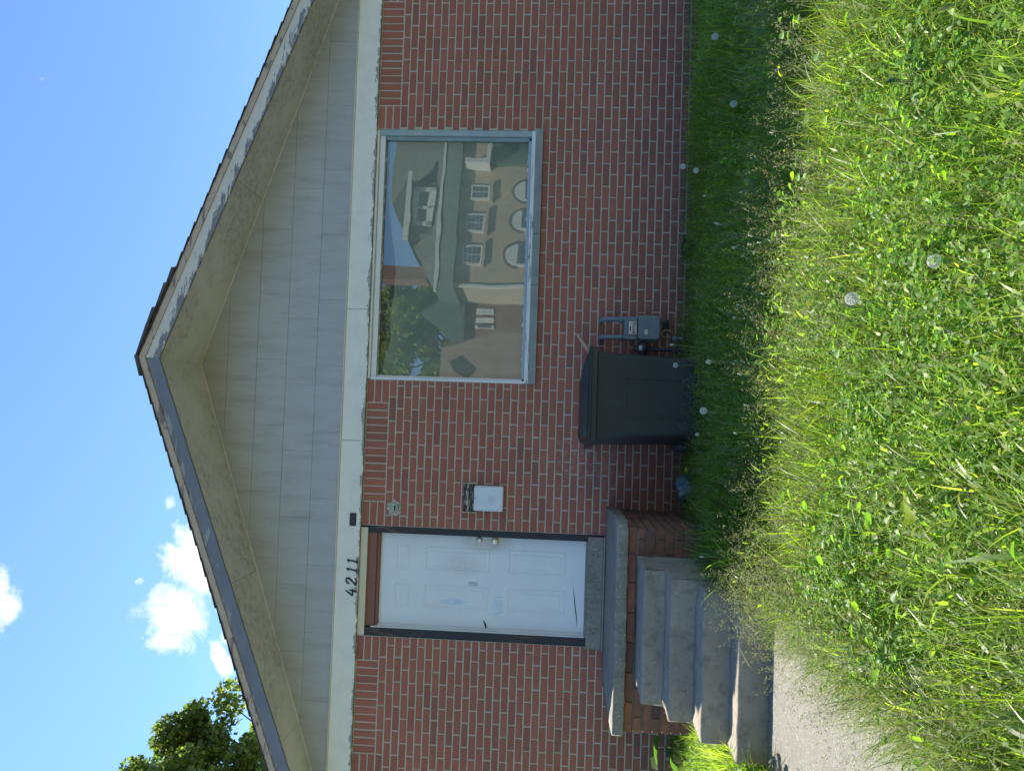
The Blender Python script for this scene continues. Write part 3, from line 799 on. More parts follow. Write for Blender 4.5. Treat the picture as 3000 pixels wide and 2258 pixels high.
# curtain: hangs from points along a slack cord, so its top sags
nx, nz = 90, 24; vs = []
def ctop(x):
    s = (x-.33)/2.3
    return 1.735-.11*math.exp(-((s-.42)/.22)**2)-.05*math.exp(-((s-.15)/.1)**2)
for i in range(nx+1):
    x = .22+2.6*i/nx
    for j in range(nz+1):
        t_ = j/nz; z = .20+(ctop(min(max(x, .33), 2.63))-.20)*t_
        f_ = .020*math.sin(x*9+1.5*math.sin(x*2.3))*(1-.3*t_)+.010*math.sin(x*27+z*1.5)
        vs.append((x, .17+f_, Z(z)))
fs = [(i*(nz+1)+j, (i+1)*(nz+1)+j, (i+1)*(nz+1)+j+1, i*(nz+1)+j+1) for i in range(nx) for j in range(nz)]
cur = MB().add(vs, fs).build('curtain', M_CURTAIN, smooth=True)
tag(cur, 'thin grey-green curtain sagging behind the picture window glass', 'curtain')

# --- house number on a faint trapezoid plate, small black plate, round cover
hp(MB().prism([(-1.835, Z(1.965)), (-1.39, Z(1.967)), (-1.335, Z(1.826)), (-1.80, Z(1.826))], -.0352, -.030).build('number_plaque', M_FRIEZE))
def stroke(pts, widths, name, ctr, h=.105, slant=.20, up=0.0):
    """flat brush-like numeral stroke, extruded"""
    P = [Vector(((x+slant*(y-.5))*h, y*h)) for x, y in pts]
    Lf, Rt = [], []
    for i, p in enumerate(P):
        d = (P[min(i+1, len(P)-1)]-P[max(i-1, 0)]).normalized(); nrm = Vector((-d.y, d.x)); w = (widths[i] if hasattr(widths, '__len__') else widths)*1.3
        Lf.append(p+nrm*w*h); Rt.append(p-nrm*w*h)
    mb = MB(); n = len(P)
    vs = [(ctr[0]+q.x, -.045, ctr[1]+q.y) for q in Lf+Rt]+[(ctr[0]+q.x, -.0353, ctr[1]+q.y) for q in Lf+Rt]
    fs = []
    for i in range(n-1):
        fs += [(i, i+1, n+i+1, n+i), (2*n+i, 3*n+i, 3*n+i+1, 2*n+i+1), (i, 2*n+i, 2*n+i+1, i+1), (n+i, n+i+1, 3*n+i+1, 3*n+i)]
    fs += [(0, n, 3*n, 2*n), (n-1, 3*n-1, 4*n-1, 2*n-1)]
    return mb.add(vs, fs)
def digit(name, strokes, cx, zb):
    mb = MB()
    for pts, w in strokes:
        s_ = stroke(pts, w, name, (cx, zb)); mb.add(s_.v, s_.f)
    o = hp(mb.build('house_number', M_NUM)); o['label'] = name; return o
one = [([(-.16, .80), (-.05, .88), (.05, .99), (.05, .62), (.045, .25), (.05, .0)], [.02, .03, .04, .045, .05, .085])]
two = [([(-.27, .70), (-.24, .88), (-.08, 1.0), (.10, .96), (.18, .80), (.12, .60), (-.08, .36), (-.30, .09)], [.055, .05, .045, .05, .06, .055, .045, .04]),
       ([(-.30, .07), (-.12, .09), (.08, .04), (.26, .10), (.31, .20)], [.045, .05, .055, .045, .02])]
four = [([(.02, 1.0), (-.14, .68), (-.32, .36)], [.03, .045, .04]), ([(-.33, .36), (-.05, .35), (.30, .38)], [.04, .045, .035]),
        ([(.14, .66), (.13, .35), (.13, .0)], [.035, .05, .07])]
digit('black numeral 4', four, -1.722, Z(1.829)); digit('black numeral 2', two, -1.620, Z(1.830))
digit('first black numeral 1', one, -1.520, Z(1.830)); digit('second black numeral 1', one, -1.438, Z(1.829))
hp(MB().box(-1.106, -.985, -.044, -.031, Z(1.862), Z(1.925), .006).build('black_plate', M_BLACKP))
n = 18; cxr, czr = -.925, Z(1.512)
patch = [(cxr+(.066+random.uniform(-.016, .022))*math.cos(t), czr+(.064+random.uniform(-.016, .022))*math.sin(t)) for t in (2*math.pi*i/n for i in range(n))]
hp(MB().prism(patch, -.0045, .012).build('mortar_patch', M_MORTAR))
cov = hp(MB().lathe((cxr, -.004, czr), [(.046, 0), (.047, -.010), (.043, -.016), (.030, -.019), (.010, -.020)], 'Y').build('box_cover', M_COPPER, smooth=True))
hp(MB().box(cxr-.028, cxr+.026, -.030, -.021, czr-.018, czr-.006, .002).build('cover_slot', M_DARKMARK))

# ================================================================ porch steps
stoop = empty('porch_steps', (-1.6, -1.2, 0), 'concrete porch slab on a brick base with four steps below the white door', 'steps')
sm_ = Matrix.Translation((1.6, 1.2, 0))
def sp(o): o.parent = stoop; o.matrix_parent_inverse = sm_; return o
def rough_block(mb, name, mat, cuts=3, amp=.006, bevel=.010, seed=0, sc_=9.0):
    """solid with worn, slightly chipped faces"""
    import bmesh
    from mathutils import noise as mn
    me = mb.mesh(name); bm = bmesh.new(); bm.from_mesh(me)
    bmesh.ops.recalc_face_normals(bm, faces=bm.faces)
    bmesh.ops.bevel(bm, geom=list(bm.edges), offset=bevel, segments=2, affect='EDGES', profile=0.6)
    for _ in range(5):
        long_ = [e for e in bm.edges if e.calc_length() > 0.05]
        if not long_ or len(bm.verts) > 26000: break
        bmesh.ops.subdivide_edges(bm, edges=long_, cuts=1, use_grid_fill=True)
    bm.normal_update()
    for v in bm.verts:
        p = v.co*sc_+Vector((seed, seed*.7, 0))
        f_ = mn.fractal(p, 0.8, 2.2, 4)
        edge = 1.0
        v.co += v.normal*(f_*amp)
    bm.to_mesh(me); bm.free(); me.materials.append(mat)
    for p in me.polygons: p.use_smooth = True
    o = bpy.data.objects.new(name, me); link(o)
    return o
# slab: front corners cut round, the one at the right more
sl = MB().slab([(-2.435, -.002), (-2.43, -.95), (-2.415, -1.22), (-2.375, -1.285), (-1.6, -1.275), (-.865, -1.255), (-.815, -1.225), (-.795, -1.14), (-.80, -.55), (-.835, -.002)], Z(-.575), Z(-.487))
sp(rough_block(sl, 'porch_slab', M_SLAB, amp=.0075, bevel=.009, sc_=16))
# brick base
BX0, BX1, BY = -2.385, -.845, -1.205
sp(MB().box(BX0+.012, BX1-.012, BY+.012, -.002, -.3, Z(-.5755)).build('base_core', plain('weathered_mortar', (0.20, 0.19, 0.16), 0.95, 0.3, 12, (0.10, 0.095, 0.08), bump=0.5)))
SV = []
for me in VAR[:4]:
    m2 = me.copy(); m2.name = 'brick'; m2.materials[0] = M_BRICK_STEP; SV.append(m2)
cr = .0715
for k in range(10):
    zc = Z(-.5755)-cr*(k+.5)
    for face in ('front', 'right'):
        L0, L1 = (BX0, BX1) if face == 'front' else (BY+.0, -.003)
        p = (.5 if k % 2 else 0)*.2246
        x = L0-p
        while x < L1:
            a, b = max(x, L0)+(0.004 if x > L0 else 0), min(x+.2246, L1)-.005
            x += .2246
            if b-a < .03: continue
            if face == 'front' and k > 1 and a > -1.95 and b < -1.1: continue
            o = bpy.data.objects.new('brick', random.choice(SV)); link(o)
            sc3 = Matrix.Diagonal(((b-a)/stretch, 1, .97+random.uniform(-.02, .02), 1))
            off = random.uniform(-.004, .003)
            if face == 'front': Mx = Matrix.Translation(((a+b)/2, BY+off, zc)) @ Matrix.Rotation(random.uniform(-.01, .01), 4, 'Y') @ sc3
            else: Mx = Matrix.Translation((BX1-off, (a+b)/2, zc)) @ Matrix.Rotation(math.pi/2, 4, 'Z') @ sc3
            o.matrix_world = Mx; sp(o)
# steps
treads = [(-.646, -1.22, -1.693), (-.792, -1.690, -1.985), (-.949, -1.982, -2.262), (-1.117, -2.259, -2.473)]
for i, (z, yb_, yf) in enumerate(treads):
    zb = -.30 if i == 3 else Z(treads[i+1][0])-.03
    jl = (-2.000, -1.992, -2.005, -2.025)[i]
    jr = (-1.055, -1.05, -1.06, -1.05)[i]
    poly = [(jl+.035, yb_+.03), (jl+.012, yf+.10), (jl, yf+.02), (jl+.015, yf), (jr-.01, yf), (jr, yf+.015), (jr, yb_+.03)]
    sp(rough_block(MB().slab(poly, -.30, Z(z)), 'step', M_STEP, amp=.0065, bevel=.014, seed=i*3.1, sc_=11))

# ================================================================ mailbox
mb_ = empty('mailbox', (-.795, 0, Z(.61)), 'square white metal mailbox with rusty flaking brown lid on brick wall', 'mailbox')
mm = Matrix.Translation((-.795, 0, Z(.61))).inverted()
def mp(o): o.parent = mb_; o.matrix_parent_inverse = mm; return o
mp(MB().box(-.912, -.681, -.075, -.001, Z(.474), Z(.748), .008).build('front_plate', M_PLATE, bevel=.003))
rl = MB().box(-.93, -.672, -.055, -.001, Z(.749), Z(.848), .008)
mp(rl.build('rusty_lid', M_RUST))
mp(MB().box(-.865, -.73, -.060, -.0552, Z(.803), Z(.812), .001).build('lid_slot', plain('cream_slot', (0.5, 0.46, 0.36), 0.7)))
mp(MB().box(-.940, -.930, -.02, -.001, Z(.73), Z(.86), .002).box(-.672, -.664, -.02, -.001, Z(.73), Z(.86), .002).build('side_flange', M_CREAM))

# ================================================================ gas meter
gm = empty('gas_meter', (.82, -.2, 0), 'blue-grey gas meter with paired pipes and cream index on brick wall', 'gas meter')
gi = Matrix.Translation((.82, -.2, 0)).inverted()
def gp(o): o.parent = gm; o.matrix_parent_inverse = gi; return o
import bmesh
def rbox(x0, x1, y0, y1, z0, z1, r, seg=4):
    """box with rounded vertical-plane corners (in x,z)"""
    pts = []
    for (cx_, cz_, a0) in ((x1-r, z1-r, 0), (x0+r, z1-r, 90), (x0+r, z0+r, 180), (x1-r, z0+r, 270)):
        for k in range(seg+1):
            t = math.radians(a0+90*k/seg); pts.append((cx_+r*math.cos(t), cz_+r*math.sin(t)))
    return MB().prism(pts, y0, y1)
gp(rbox(.705, .925, -.27, -.13, Z(-.905), Z(-.705), .035).build('meter_body', M_METER, bevel=.012))
gp(rbox(.695, .935, -.205, -.195, Z(-.915), Z(-.695), .04).build('body_flange', M_METER, bevel=.002))
bolts = MB()
for k in range(7):
    for (x, z) in ((.699, -.88+.027*k*1.05), (.931, -.88+.027*k*1.05)): bolts.lathe((x, -.2, Z(z)), [(.006, -.008), (.006, .008)], 'Y', 6)
gp(bolts.build('bolt', M_METER))
gp(rbox(.705, .915, -.25, -.14, Z(-.70), Z(-.585), .02).build('meter_head', M_METER, bevel=.008))
gp(MB().box(.752, .872, -.262, -.245, Z(-.695), Z(-.625), .003).build('index_plate', M_LABELW))
idx = MB()
for (a, b, c, d) in ((.785, .825, -.643, -.634), (.757, .868, -.6585, -.6570), (.762, .780, -.678, -.664), (.795, .806, -.678, -.666), (.820, .830, -.678, -.666), (.842, .864, -.684, -.672)):
    idx.box(a, b, -.2636, -.2621, Z(c), Z(d))
gp(idx.build('index_marks', M_LABELB))
gp(MB().box(.753, .871, -.2633, -.2621, Z(-.6645), Z(-.6615)).build('index_line', M_LABELR))
gp(MB().box(.752, .798, -.2745, -.2702, Z(-.795), Z(-.762), .001).build('small_label', M_LABELW))
gp(MB().box(.745, .825, -.2725, -.2705, Z(-.80), Z(-.715), .001).build('embossed_plate', M_METER))
for x in (.728, .893):
    t = MB().tube([(x, -.195, Z(-.60)), (x, -.195, Z(-.42)), (x, -.185, Z(-.395)), (x, -.16, Z(-.385)), (x, .005, Z(-.385))], [.023]*5, 14)
    gp(t.build('pipe', M_METER, smooth=True))
    gp(MB().lathe((x, -.195, 0), [(.028, Z(-.572)), (.034, Z(-.568)), (.034, Z(-.545)), (.029, Z(-.54))], 'Z', 8).build('pipe_collar', M_METER))
gp(MB().tube([(.875, -.19, Z(-.90)), (.875, -.19, Z(-.955)), (.86, -.17, Z(-.975)), (.82, -.12, Z(-.98))], [.02]*4, 10).tube([(.905, -.14, Z(-.97)), (.79, -.14, Z(-.97))], .03, 10).build('lower_pipe', M_PIPE, smooth=True))
gp(MB().tube([(.735, -.25, Z(-.985)), (.735, -.25, Z(-.94)), (.765, -.25, Z(-.905)), (.795, -.25, Z(-.94)), (.795, -.25, Z(-.985))], [.008]*5, 8).box(.722, .745, -.262, -.238, Z(-1.0), Z(-.98), .003).box(.783, .806, -.262, -.238, Z(-1.0), Z(-.98), .003).build('brass_valve', M_BRASSOLD))
gp(MB().tube([(.735, -.12, Z(-1.32)), (.735, -.12, Z(-1.02))], .024, 12).build('riser_pipe', M_METER, smooth=True))
rg = empty('pipe_regulator', (.62, -.18, 0), 'small dark regulator with white tag between green bin and gas meter', 'gas regulator')
ri = Matrix.Translation((.62, -.18, 0)).inverted()
def rp(o): o.parent = rg; o.matrix_parent_inverse = ri; return o
rp(MB().lathe((.63, -.19, Z(-.75)), [(.02, -.06), (.055, -.045), (.075, -.02), (.075, .0), (.06, .025), (.03, .045), (.03, .07)], 'Z', 18).build('regulator_body', M_PIPE, smooth=True))
rp(MB().tube([(.63, -.19, Z(-.80)), (.63, -.19, Z(-1.32))], .018, 10).build('riser_pipe', M_PIPE, smooth=True))
rp(MB().box(.612, .655, -.272, -.266, Z(-.745), Z(-.72), .001).build('white_tag', plain('tag_white', (0.55, 0.56, 0.54), 0.6)))

# ================================================================ refuse bin
bx = empty('wheeled_bin', (.145, -.47, 0), 'dark green wheeled rubbish bin standing in grass against brick wall', 'bin', rz=math.radians(7))
def bc(o): o.parent = bx; return o
w0, w1, d0, d1, hb_ = .33, .365, .32, .385, 1.02
def ring(hw, hd, z, r, n=5, notch=0):
    pts = []
    for (sx, sy, a0) in ((1, 1, 0), (-1, 1, 90), (-1, -1, 180), (1, -1, 270)):
        for k in range(n+1):
            t = math.radians(a0+90*k/n); pts.append((sx*(hw-r)+r*math.cos(t), sy*(hd-r)+r*math.sin(t), z))
    return pts
def loft(rings, cap=(True, True)):
    n = len(rings[0]); mb = MB(); vs = [p for r in rings for p in r]
    fs = [(i*n+k, i*n+(k+1) % n, (i+1)*n+(k+1) % n, (i+1)*n+k) for i in range(len(rings)-1) for k in range(n)]
    if cap[0]: fs.append(tuple(range(n-1, -1, -1)))
    if cap[1]: fs.append(tuple((len(rings)-1)*n+k for k in range(n)))
    return mb.add(vs, fs)
rs = [ring(w0+(w1-w0)*t_, d0+(d1-d0)*t_, .02+t_*(hb_-.02), .06) for t_ in (0, .25, .5, .75, .96)]
bc(loft(rs, (True, False)).build('bin_body', M_BIN, smooth=True))
bc(loft([ring(w1+.004, d1+.004, hb_-.045, .055), ring(w1+.030, d1+.028, hb_-.040, .06), ring(w1+.030, d1+.028, hb_, .06), ring(w1, d1, hb_+.002, .05)], (False, False)).build('bin_rim', M_BIN, smooth=True))
# lid: flat brim, raised centre that slopes down at the right
ld = loft([ring(w1+.038, d1+.036, hb_+.003, .06), ring(w1+.040, d1+.038, hb_+.022, .06), ring(w1-.012, d1-.01, hb_+.032, .06), ring(w1-.022, d1-.02, hb_+.070, .05), ring(w1-.05, d1-.05, hb_+.080, .05)], (True, True))
ld.v = [(p[0]-(.10 if p[2] > hb_+.05 and p[0] > 0 else 0), p[1], p[2]) for p in ld.v]
bc(ld.build('bin_lid', M_BIN, smooth=True))
bc(MB().tube([(-w1*.75, d1+.05, hb_-.01), (w1*.75, d1+.05, hb_-.01)], .016, 10).build('bin_handle', M_BIN, smooth=True))
# recessed panel on the front: frame that stands proud of a sunk field
fy = lambda z: -(d0+(d1-d0)*(z-.02)/(hb_-.02))-.001
pn = MB()
for (a, b, c, d) in ((-.19, .15, .735, .75), (-.19, .15, .26, .275), (-.19, -.175, .275, .735), (.135, .15, .275, .735)):
    vs = [(a, fy(c)-.004, c), (b, fy(c)-.004, c), (b, fy(d)-.004, d), (a, fy(d)-.004, d), (a, fy(c)+.01, c), (b, fy(c)+.01, c), (b, fy(d)+.01, d), (a, fy(d)+.01, d)]
    pn.add(vs, [(0, 1, 2, 3), (4, 7, 6, 5), (0, 4, 5, 1), (1, 5, 6, 2), (2, 6, 7, 3), (3, 7, 4, 0)])
bc(pn.build('front_panel', M_BIN, bevel=.002))
for s_ in (-1, 1):
    bc(MB().lathe((s_*(w0+.03), d0+.02, .13), [(.05, -.028), (.12, -.026), (.128, -.015), (.128, .015), (.12, .026), (.05, .028)], 'X', 24).build('wheel', M_PIPE, smooth=True))
st = MB().tube([(.50, -.30, Z(-.36)), (.90*.72+.0, -.13, Z(-.24)), (.79, -.03, Z(-.165))], [.014, .014, .012], 6)
tag(MB().tube([(.475, -.33, Z(-.345)), (.62, -.20, Z(-.255)), (.765, -.06, Z(-.165))], [.022, .019, .014], 4).build('wooden_stick', M_STICK), 'thin bare wooden stick poking out behind the green bin lid', 'stick')

# ================================================================ litter by the steps
def crumple(name, c, size, mat, label, cat, seed):
    from mathutils import noise as mn
    bm = bmesh.new(); bmesh.ops.create_icosphere(bm, subdivisions=4, radius=1)
    for v in bm.verts:
        n_ = mn.fractal(v.co*1.7+Vector((seed, 0, 0)), .8, 2.3, 4)+abs(mn.noise(v.co*5+Vector((0, seed, 0))))*.35
        v.co = v.co*(1+.45*n_)
        v.co = Vector((v.co.x*size[0], v.co.y*size[1], v.co.z*size[2]))
    me = bpy.data.meshes.new(name); bm.to_mesh(me); bm.free(); me.materials.append(mat)
    for p in me.polygons: p.use_smooth = True
    o = bpy.data.objects.new(name, me); o.location = c; link(o)
    return tag(o, label, cat)
M_TEAL = plain('teal_plastic', (0.05, 0.16, 0.17), 0.35, 0.4, 18, (0.16, 0.22, 0.24), spec=0.6)
crumple('plastic_bag', (-.60, -.42, .13), (.13, .12, .10), M_TEAL, 'crumpled teal plastic bag in grass beside the brick porch base', 'litter', 3)
crumple('yellow_wrapper', (-.43, -.50, .17), (.022, .02, .016), plain('yellow_plastic', (0.6, 0.5, 0.04), 0.4), 'tiny yellow wrapper scrap beside the teal plastic bag', 'litter', 8)
# ================================================================ vegetation
class Leaves:
    def __init__(s): s.V = []; s.F3 = []; s.F4 = []; s.C = []; s.n = 0
    def add(s, V, F4=None, F3=None, C=None):
        V = np.asarray(V, np.float32).reshape(-1, 3); k = len(V)
        if F4 is not None and len(F4): s.F4.append(np.asarray(F4, np.int64).reshape(-1, 4)+s.n)
        if F3 is not None and len(F3): s.F3.append(np.asarray(F3, np.int64).reshape(-1, 3)+s.n)
        s.V.append(V); s.C.append(np.asarray(C, np.float32).reshape(-1, 3)); s.n += k
    def build(s, name, mat, smooth=True):
        V = np.concatenate(s.V); C = np.concatenate(s.C)
        F4 = np.concatenate(s.F4) if s.F4 else np.zeros((0, 4), np.int64)
        F3 = np.concatenate(s.F3) if s.F3 else np.zeros((0, 3), np.int64)
        me = bpy.data.meshes.new(name)
        me.vertices.add(len(V)); me.vertices.foreach_set('co', V.ravel())
        loops = np.concatenate([F4.ravel(), F3.ravel()])
        starts = np.concatenate([np.arange(len(F4))*4, len(F4)*4+np.arange(len(F3))*3])
        me.loops.add(len(loops)); me.loops.foreach_set('vertex_index', loops.astype(np.int32))
        me.polygons.add(len(starts)); me.polygons.foreach_set('loop_start', starts.astype(np.int32))
        me.update(calc_edges=True)
        a = me.color_attributes.new('tint', 'FLOAT_COLOR', 'POINT')
        cc = np.ones((len(V), 4), np.float32); cc[:, :3] = C; a.data.foreach_set('color', cc.ravel())
        if smooth: me.polygons.foreach_set('use_smooth', np.ones(len(starts), bool))
        me.materials.append(mat)
        return link(bpy.data.objects.new(name, me))

def blades(L, x, y, z0, h, w, lean, az, curl, colr, seg=4, twist=None):
    """vectorised grass blades. arrays of n"""
    n = len(x); t = np.linspace(0, 1, seg+1)[None, :]
    hx, hy = np.cos(az), np.sin(az)
    # curve in the blade's plane: starts steep, bends over
    ang = lean[:, None]+curl[:, None]*t            # angle from vertical
    dt = h[:, None]/seg
    sx = np.cumsum(np.sin(ang)*dt, 1)-np.sin(ang[:, :1])*dt; sz = np.cumsum(np.cos(ang)*dt, 1)-np.cos(ang[:, :1])*dt
    px_, py_, pz_ = x[:, None]+sx*hx[:, None], y[:, None]+sx*hy[:, None], z0[:, None]+sz
    wid = w[:, None]*np.clip(1-t**1.6, 0.0, 1)*(0.65+0.6*np.minimum(1, t*4))
    tw = (az+np.pi/2)[:, None]+(twist[:, None]*t if twist is not None else 0)
    ox, oy = np.cos(tw)*wid/2, np.sin(tw)*wid/2
    Lx, Rx = np.stack([px_-ox, py_-oy, pz_], -1), np.stack([px_+ox, py_+oy, pz_], -1)
    V = np.concatenate([np.stack([Lx[:, :seg], Rx[:, :seg]], 2).reshape(n, 2*seg, 3), np.stack([px_[:, seg], py_[:, seg], pz_[:, seg]], -1)[:, None]], 1)
    m = 2*seg+1; base = (np.arange(n)*m)[:, None]
    q = np.array([[2*i, 2*i+1, 2*i+3, 2*i+2] for i in range(seg-1)])
    F4 = (base[:, :, None]+q[None]).reshape(-1, 4)
    F3 = (base+np.array([[2*seg-2, 2*seg-1, 2*seg]])).reshape(-1, 3)
    shade = np.ones((1, m, 1)); C = np.repeat(colr[:, None, :], m, 1)*shade
    L.add(V, F4, F3, C)

def in_yard(x, y):
    ok = (y < -.02) & (y > -7.5)
    walk = (x > -2.02) & (x < -1.03) & (y < -2.46)
    stp = (x > -2.42) & (x < -.86) & (y > -1.19)
    st2 = (x > -2.03) & (x < -1.05) & (y > -2.5) & (y <= -1.19)
    binm = (np.abs(x-.17) < .30) & (y > -.80)
    return ok & ~walk & ~stp & ~st2 & ~binm
def spread(n, x0, x1, y0, y1, clump=0.0, k=400):
    if clump:
        cx_, cy_ = rng.uniform(x0, x1, k), rng.uniform(y0, y1, k); i = rng.integers(0, k, n)
        x, y = cx_[i]+rng.normal(0, clump, n), cy_[i]+rng.normal(0, clump, n)
    else: x, y = rng.uniform(x0, x1, n), rng.uniform(y0, y1, n)
    m = in_yard(x, y); return x[m], y[m]
def view_keep(x, y, marg=.95):
    """keep the part of the yard the photograph can plausibly see, with a margin"""
    d = y+D
    return (np.abs(x-.04*d) < .54*d+marg) & (d > 1.2)
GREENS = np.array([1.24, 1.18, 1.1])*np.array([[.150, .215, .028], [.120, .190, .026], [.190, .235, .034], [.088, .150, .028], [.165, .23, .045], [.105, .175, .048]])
def tints(n, pal=GREENS, var=.18):
    c = pal[rng.integers(0, len(pal), n)]*(1+rng.normal(0, var, (n, 1))); return np.clip(c, .005, .32)
def thatch(x, y, c, f=.06):
    m = rng.random(len(x)) < f*(.4+1.2*low(x+3, y, 1.9)); c[m] = np.array([.125, .11, .08])*(1+rng.normal(0, .12, (int(m.sum()), 1)))
    return c*(0.80+.40*low(x, y+5, 1.15))[:, None]
def low(x, y, s):        # smooth pseudo-noise for patchiness
    return (np.sin(x*s*1.7+1.3*np.sin(y*s*1.1+2))+np.sin(y*s*2.1+1.7*np.sin(x*s*.9+.5)))*.25+.5
G = Leaves()
# fine lawn grass gone long
x, y = spread(215000, -5.6, 6.0, -7.3, -.02); k = view_keep(x, y); x, y = x[k], y[k]
hh = (.10+.16*low(x, y, 1.6)+.08*low(x, y, 5))*rng.uniform(.55, 1.25, len(x))
near_walk = np.clip((np.abs(x+1.52)-.5)/.3, .35, 1); hh *= np.where(y < -2.4, near_walk, 1)
az = rng.uniform(0, 2*np.pi, len(x))
blades(G, x, y, np.full(len(x), -.02), hh, rng.uniform(.0022, .0050, len(x)), rng.uniform(0, .35, len(x)), az, rng.uniform(.1, 1.3, len(x)), thatch(x, y, tints(len(x))), 3, rng.normal(0, .8, len(x)))
# wider blades in tufts
x, y = spread(26000, -5, 6, -7.2, -.05, .05, 900); k = view_keep(x, y); x, y = x[k], y[k]
az = rng.uniform(0, 2*np.pi, len(x))
blades(G, x, y, np.full(len(x), -.02), rng.uniform(.18, .40, len(x)), rng.uniform(.005, .009, len(x)), rng.uniform(.05, .5, len(x)), az, rng.uniform(.4, 2.0, len(x)), tints(len(x), GREENS*1.05), 5, rng.normal(0, .7, len(x)))
# taller crowd at the foot of the house, in the shade
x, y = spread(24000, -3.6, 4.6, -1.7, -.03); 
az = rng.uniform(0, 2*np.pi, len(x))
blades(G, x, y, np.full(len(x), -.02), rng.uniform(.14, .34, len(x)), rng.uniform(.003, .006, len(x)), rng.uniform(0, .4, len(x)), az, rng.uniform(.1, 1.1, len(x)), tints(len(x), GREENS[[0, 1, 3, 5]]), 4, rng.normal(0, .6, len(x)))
# long arching blades at the right of the steps
NL = 620; x, y = rng.normal(-.88, .09, NL), rng.uniform(-2.35, -1.45, NL)
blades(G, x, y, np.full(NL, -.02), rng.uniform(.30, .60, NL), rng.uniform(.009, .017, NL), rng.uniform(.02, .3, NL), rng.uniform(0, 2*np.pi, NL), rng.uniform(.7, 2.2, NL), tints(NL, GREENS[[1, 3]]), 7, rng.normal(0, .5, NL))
# lush clump at the left of the steps
x, y = rng.normal(-2.22, .12, 2600), rng.normal(-2.05, .30, 2600); k = in_yard(x, y); x, y = x[k], y[k]; n = len(x)
blades(G, x, y, np.full(n, -.02), rng.uniform(.20, .46, n), rng.uniform(.005, .009, n), rng.uniform(.05, .5, n), rng.uniform(0, 2*np.pi, n), rng.uniform(.3, 1.6, n), tints(n, GREENS[[2, 4, 0]]*1.1), 5, rng.normal(0, .5, n))
# foreground blades that show their width, curling over
x, y = spread(3600, -1.9, 2.2, -5.9, -3.0); k = view_keep(x, y, .3); x, y = x[k], y[k]; n = len(x)
blades(G, x, y, np.full(n, -.02), rng.uniform(.20, .42, n), rng.uniform(.006, .013, n), rng.uniform(.1, .6, n), rng.uniform(0, 2*np.pi, n), rng.uniform(.8, 2.9, n), tints(n, np.array([[.10, .17, .03], [.12, .16, .055], [.14, .19, .04]])), 8, rng.normal(0, .8, n))
# short broad leaves at every height in the sward
x, y = spread(42000, -4.2, 5.0, -6.3, -.2, .10, 700); k = view_keep(x, y, .2); x, y = x[k], y[k]; n = len(x)
blades(G, x, y, rng.uniform(.02, .20, n)*(.5+low(x, y, 1.7)), rng.uniform(.025, .075, n), rng.uniform(.006, .015, n), rng.uniform(.1, 1.3, n), rng.uniform(0, 2*np.pi, n), rng.uniform(.2, 1.6, n), thatch(x, y, tints(n, GREENS*1.05), .03), 3, rng.normal(0, 1.0, n))
x, y = spread(620, -2.2, 2.4, -5.6, -3.4); k = view_keep(x, y, .3); x, y = x[k], y[k]; n = len(x)
blades(G, x, y, np.full(n, -.02), rng.uniform(.26, .46, n), rng.uniform(.010, .017, n), rng.uniform(.1, .5, n), rng.uniform(0, 2*np.pi, n), rng.uniform(1.4, 3.6, n), tints(n, np.array([[.13, .20, .05], [.17, .23, .09], [.15, .22, .04]])), 10, rng.normal(0, .6, n))  # palest green paints a whitish sheen onto some of these blades
# fringe leaning over the walkway
x, y = rng.normal(-1.0, .04, 1900), rng.uniform(-5.5, -2.5, 1900); n = len(x)
blades(G, x, y, np.full(n, -.02), rng.uniform(.12, .34, n), rng.uniform(.003, .006, n), rng.uniform(.2, .7, n), rng.normal(np.pi, .8, n), rng.uniform(.3, 1.6, n), tints(n), 5, rng.normal(0, .5, n))
x, y = rng.normal(-2.08, .04, 1500), rng.uniform(-5.0, -2.5, 1500); n = len(x)
blades(G, x, y, np.full(n, -.02), rng.uniform(.10, .25, n), rng.uniform(.003, .006, n), rng.uniform(.1, .6, n), rng.normal(0, 1.2, n), rng.uniform(.3, 1.2, n), tints(n), 4, rng.normal(0, .5, n))
tag(G.build('grass', M_GRASS), 'long unmown green grass filling the front yard', 'grass', kind='stuff')

# clover and small round leaves among the grass
Cl = Leaves()
def discs(L, x, y, z, r, colr, tiltmax=.9, seg=6, elong=1.0, cup=.15):
    n = len(x); t = np.linspace(0, 2*np.pi, seg, endpoint=False)
    a = rng.uniform(0, 2*np.pi, n); tilt = rng.uniform(0, tiltmax, n)
    u = np.stack([np.cos(a), np.sin(a), np.zeros(n)], -1)
    v0 = np.stack([-np.sin(a), np.cos(a), np.zeros(n)], -1)
    v = v0*np.cos(tilt)[:, None]+np.array([0, 0, 1])*np.sin(tilt)[:, None]
    nn = np.cross(u, v)
    c = np.stack([x, y, z], -1)
    R = c[:, None]+r[:, None, None]*(np.cos(t)[None, :, None]*u[:, None]*elong+(np.sin(t)*(1-.45*np.cos(t)))[None, :, None]*v[:, None])+nn[:, None]*(r*cup)[:, None, None]*(np.abs(np.sin(t))*2-.4)[None, :, None]
    V = np.concatenate([c[:, None], R], 1); m = seg+1
    base = (np.arange(n)*m)[:, None, None]
    q = np.array([[0, 1+i, 1+(i+1) % seg] for i in range(seg)])
    L.add(V, None, (base+q[None]).reshape(-1, 3), np.repeat(colr[:, None], m, 1))
x, y = spread(42000, -4, 5, -6.2, -.3, .14, 320); k = view_keep(x, y, .2) & (low(x, y, 1.3) > .3); x, y = x[k], y[k]
zc = .03+.17*rng.random(len(x))*(.5+low(x, y, 2.0))
PALC = np.array([[.14, .25, .03], [.17, .27, .035], [.10, .20, .035], [.12, .22, .05]])
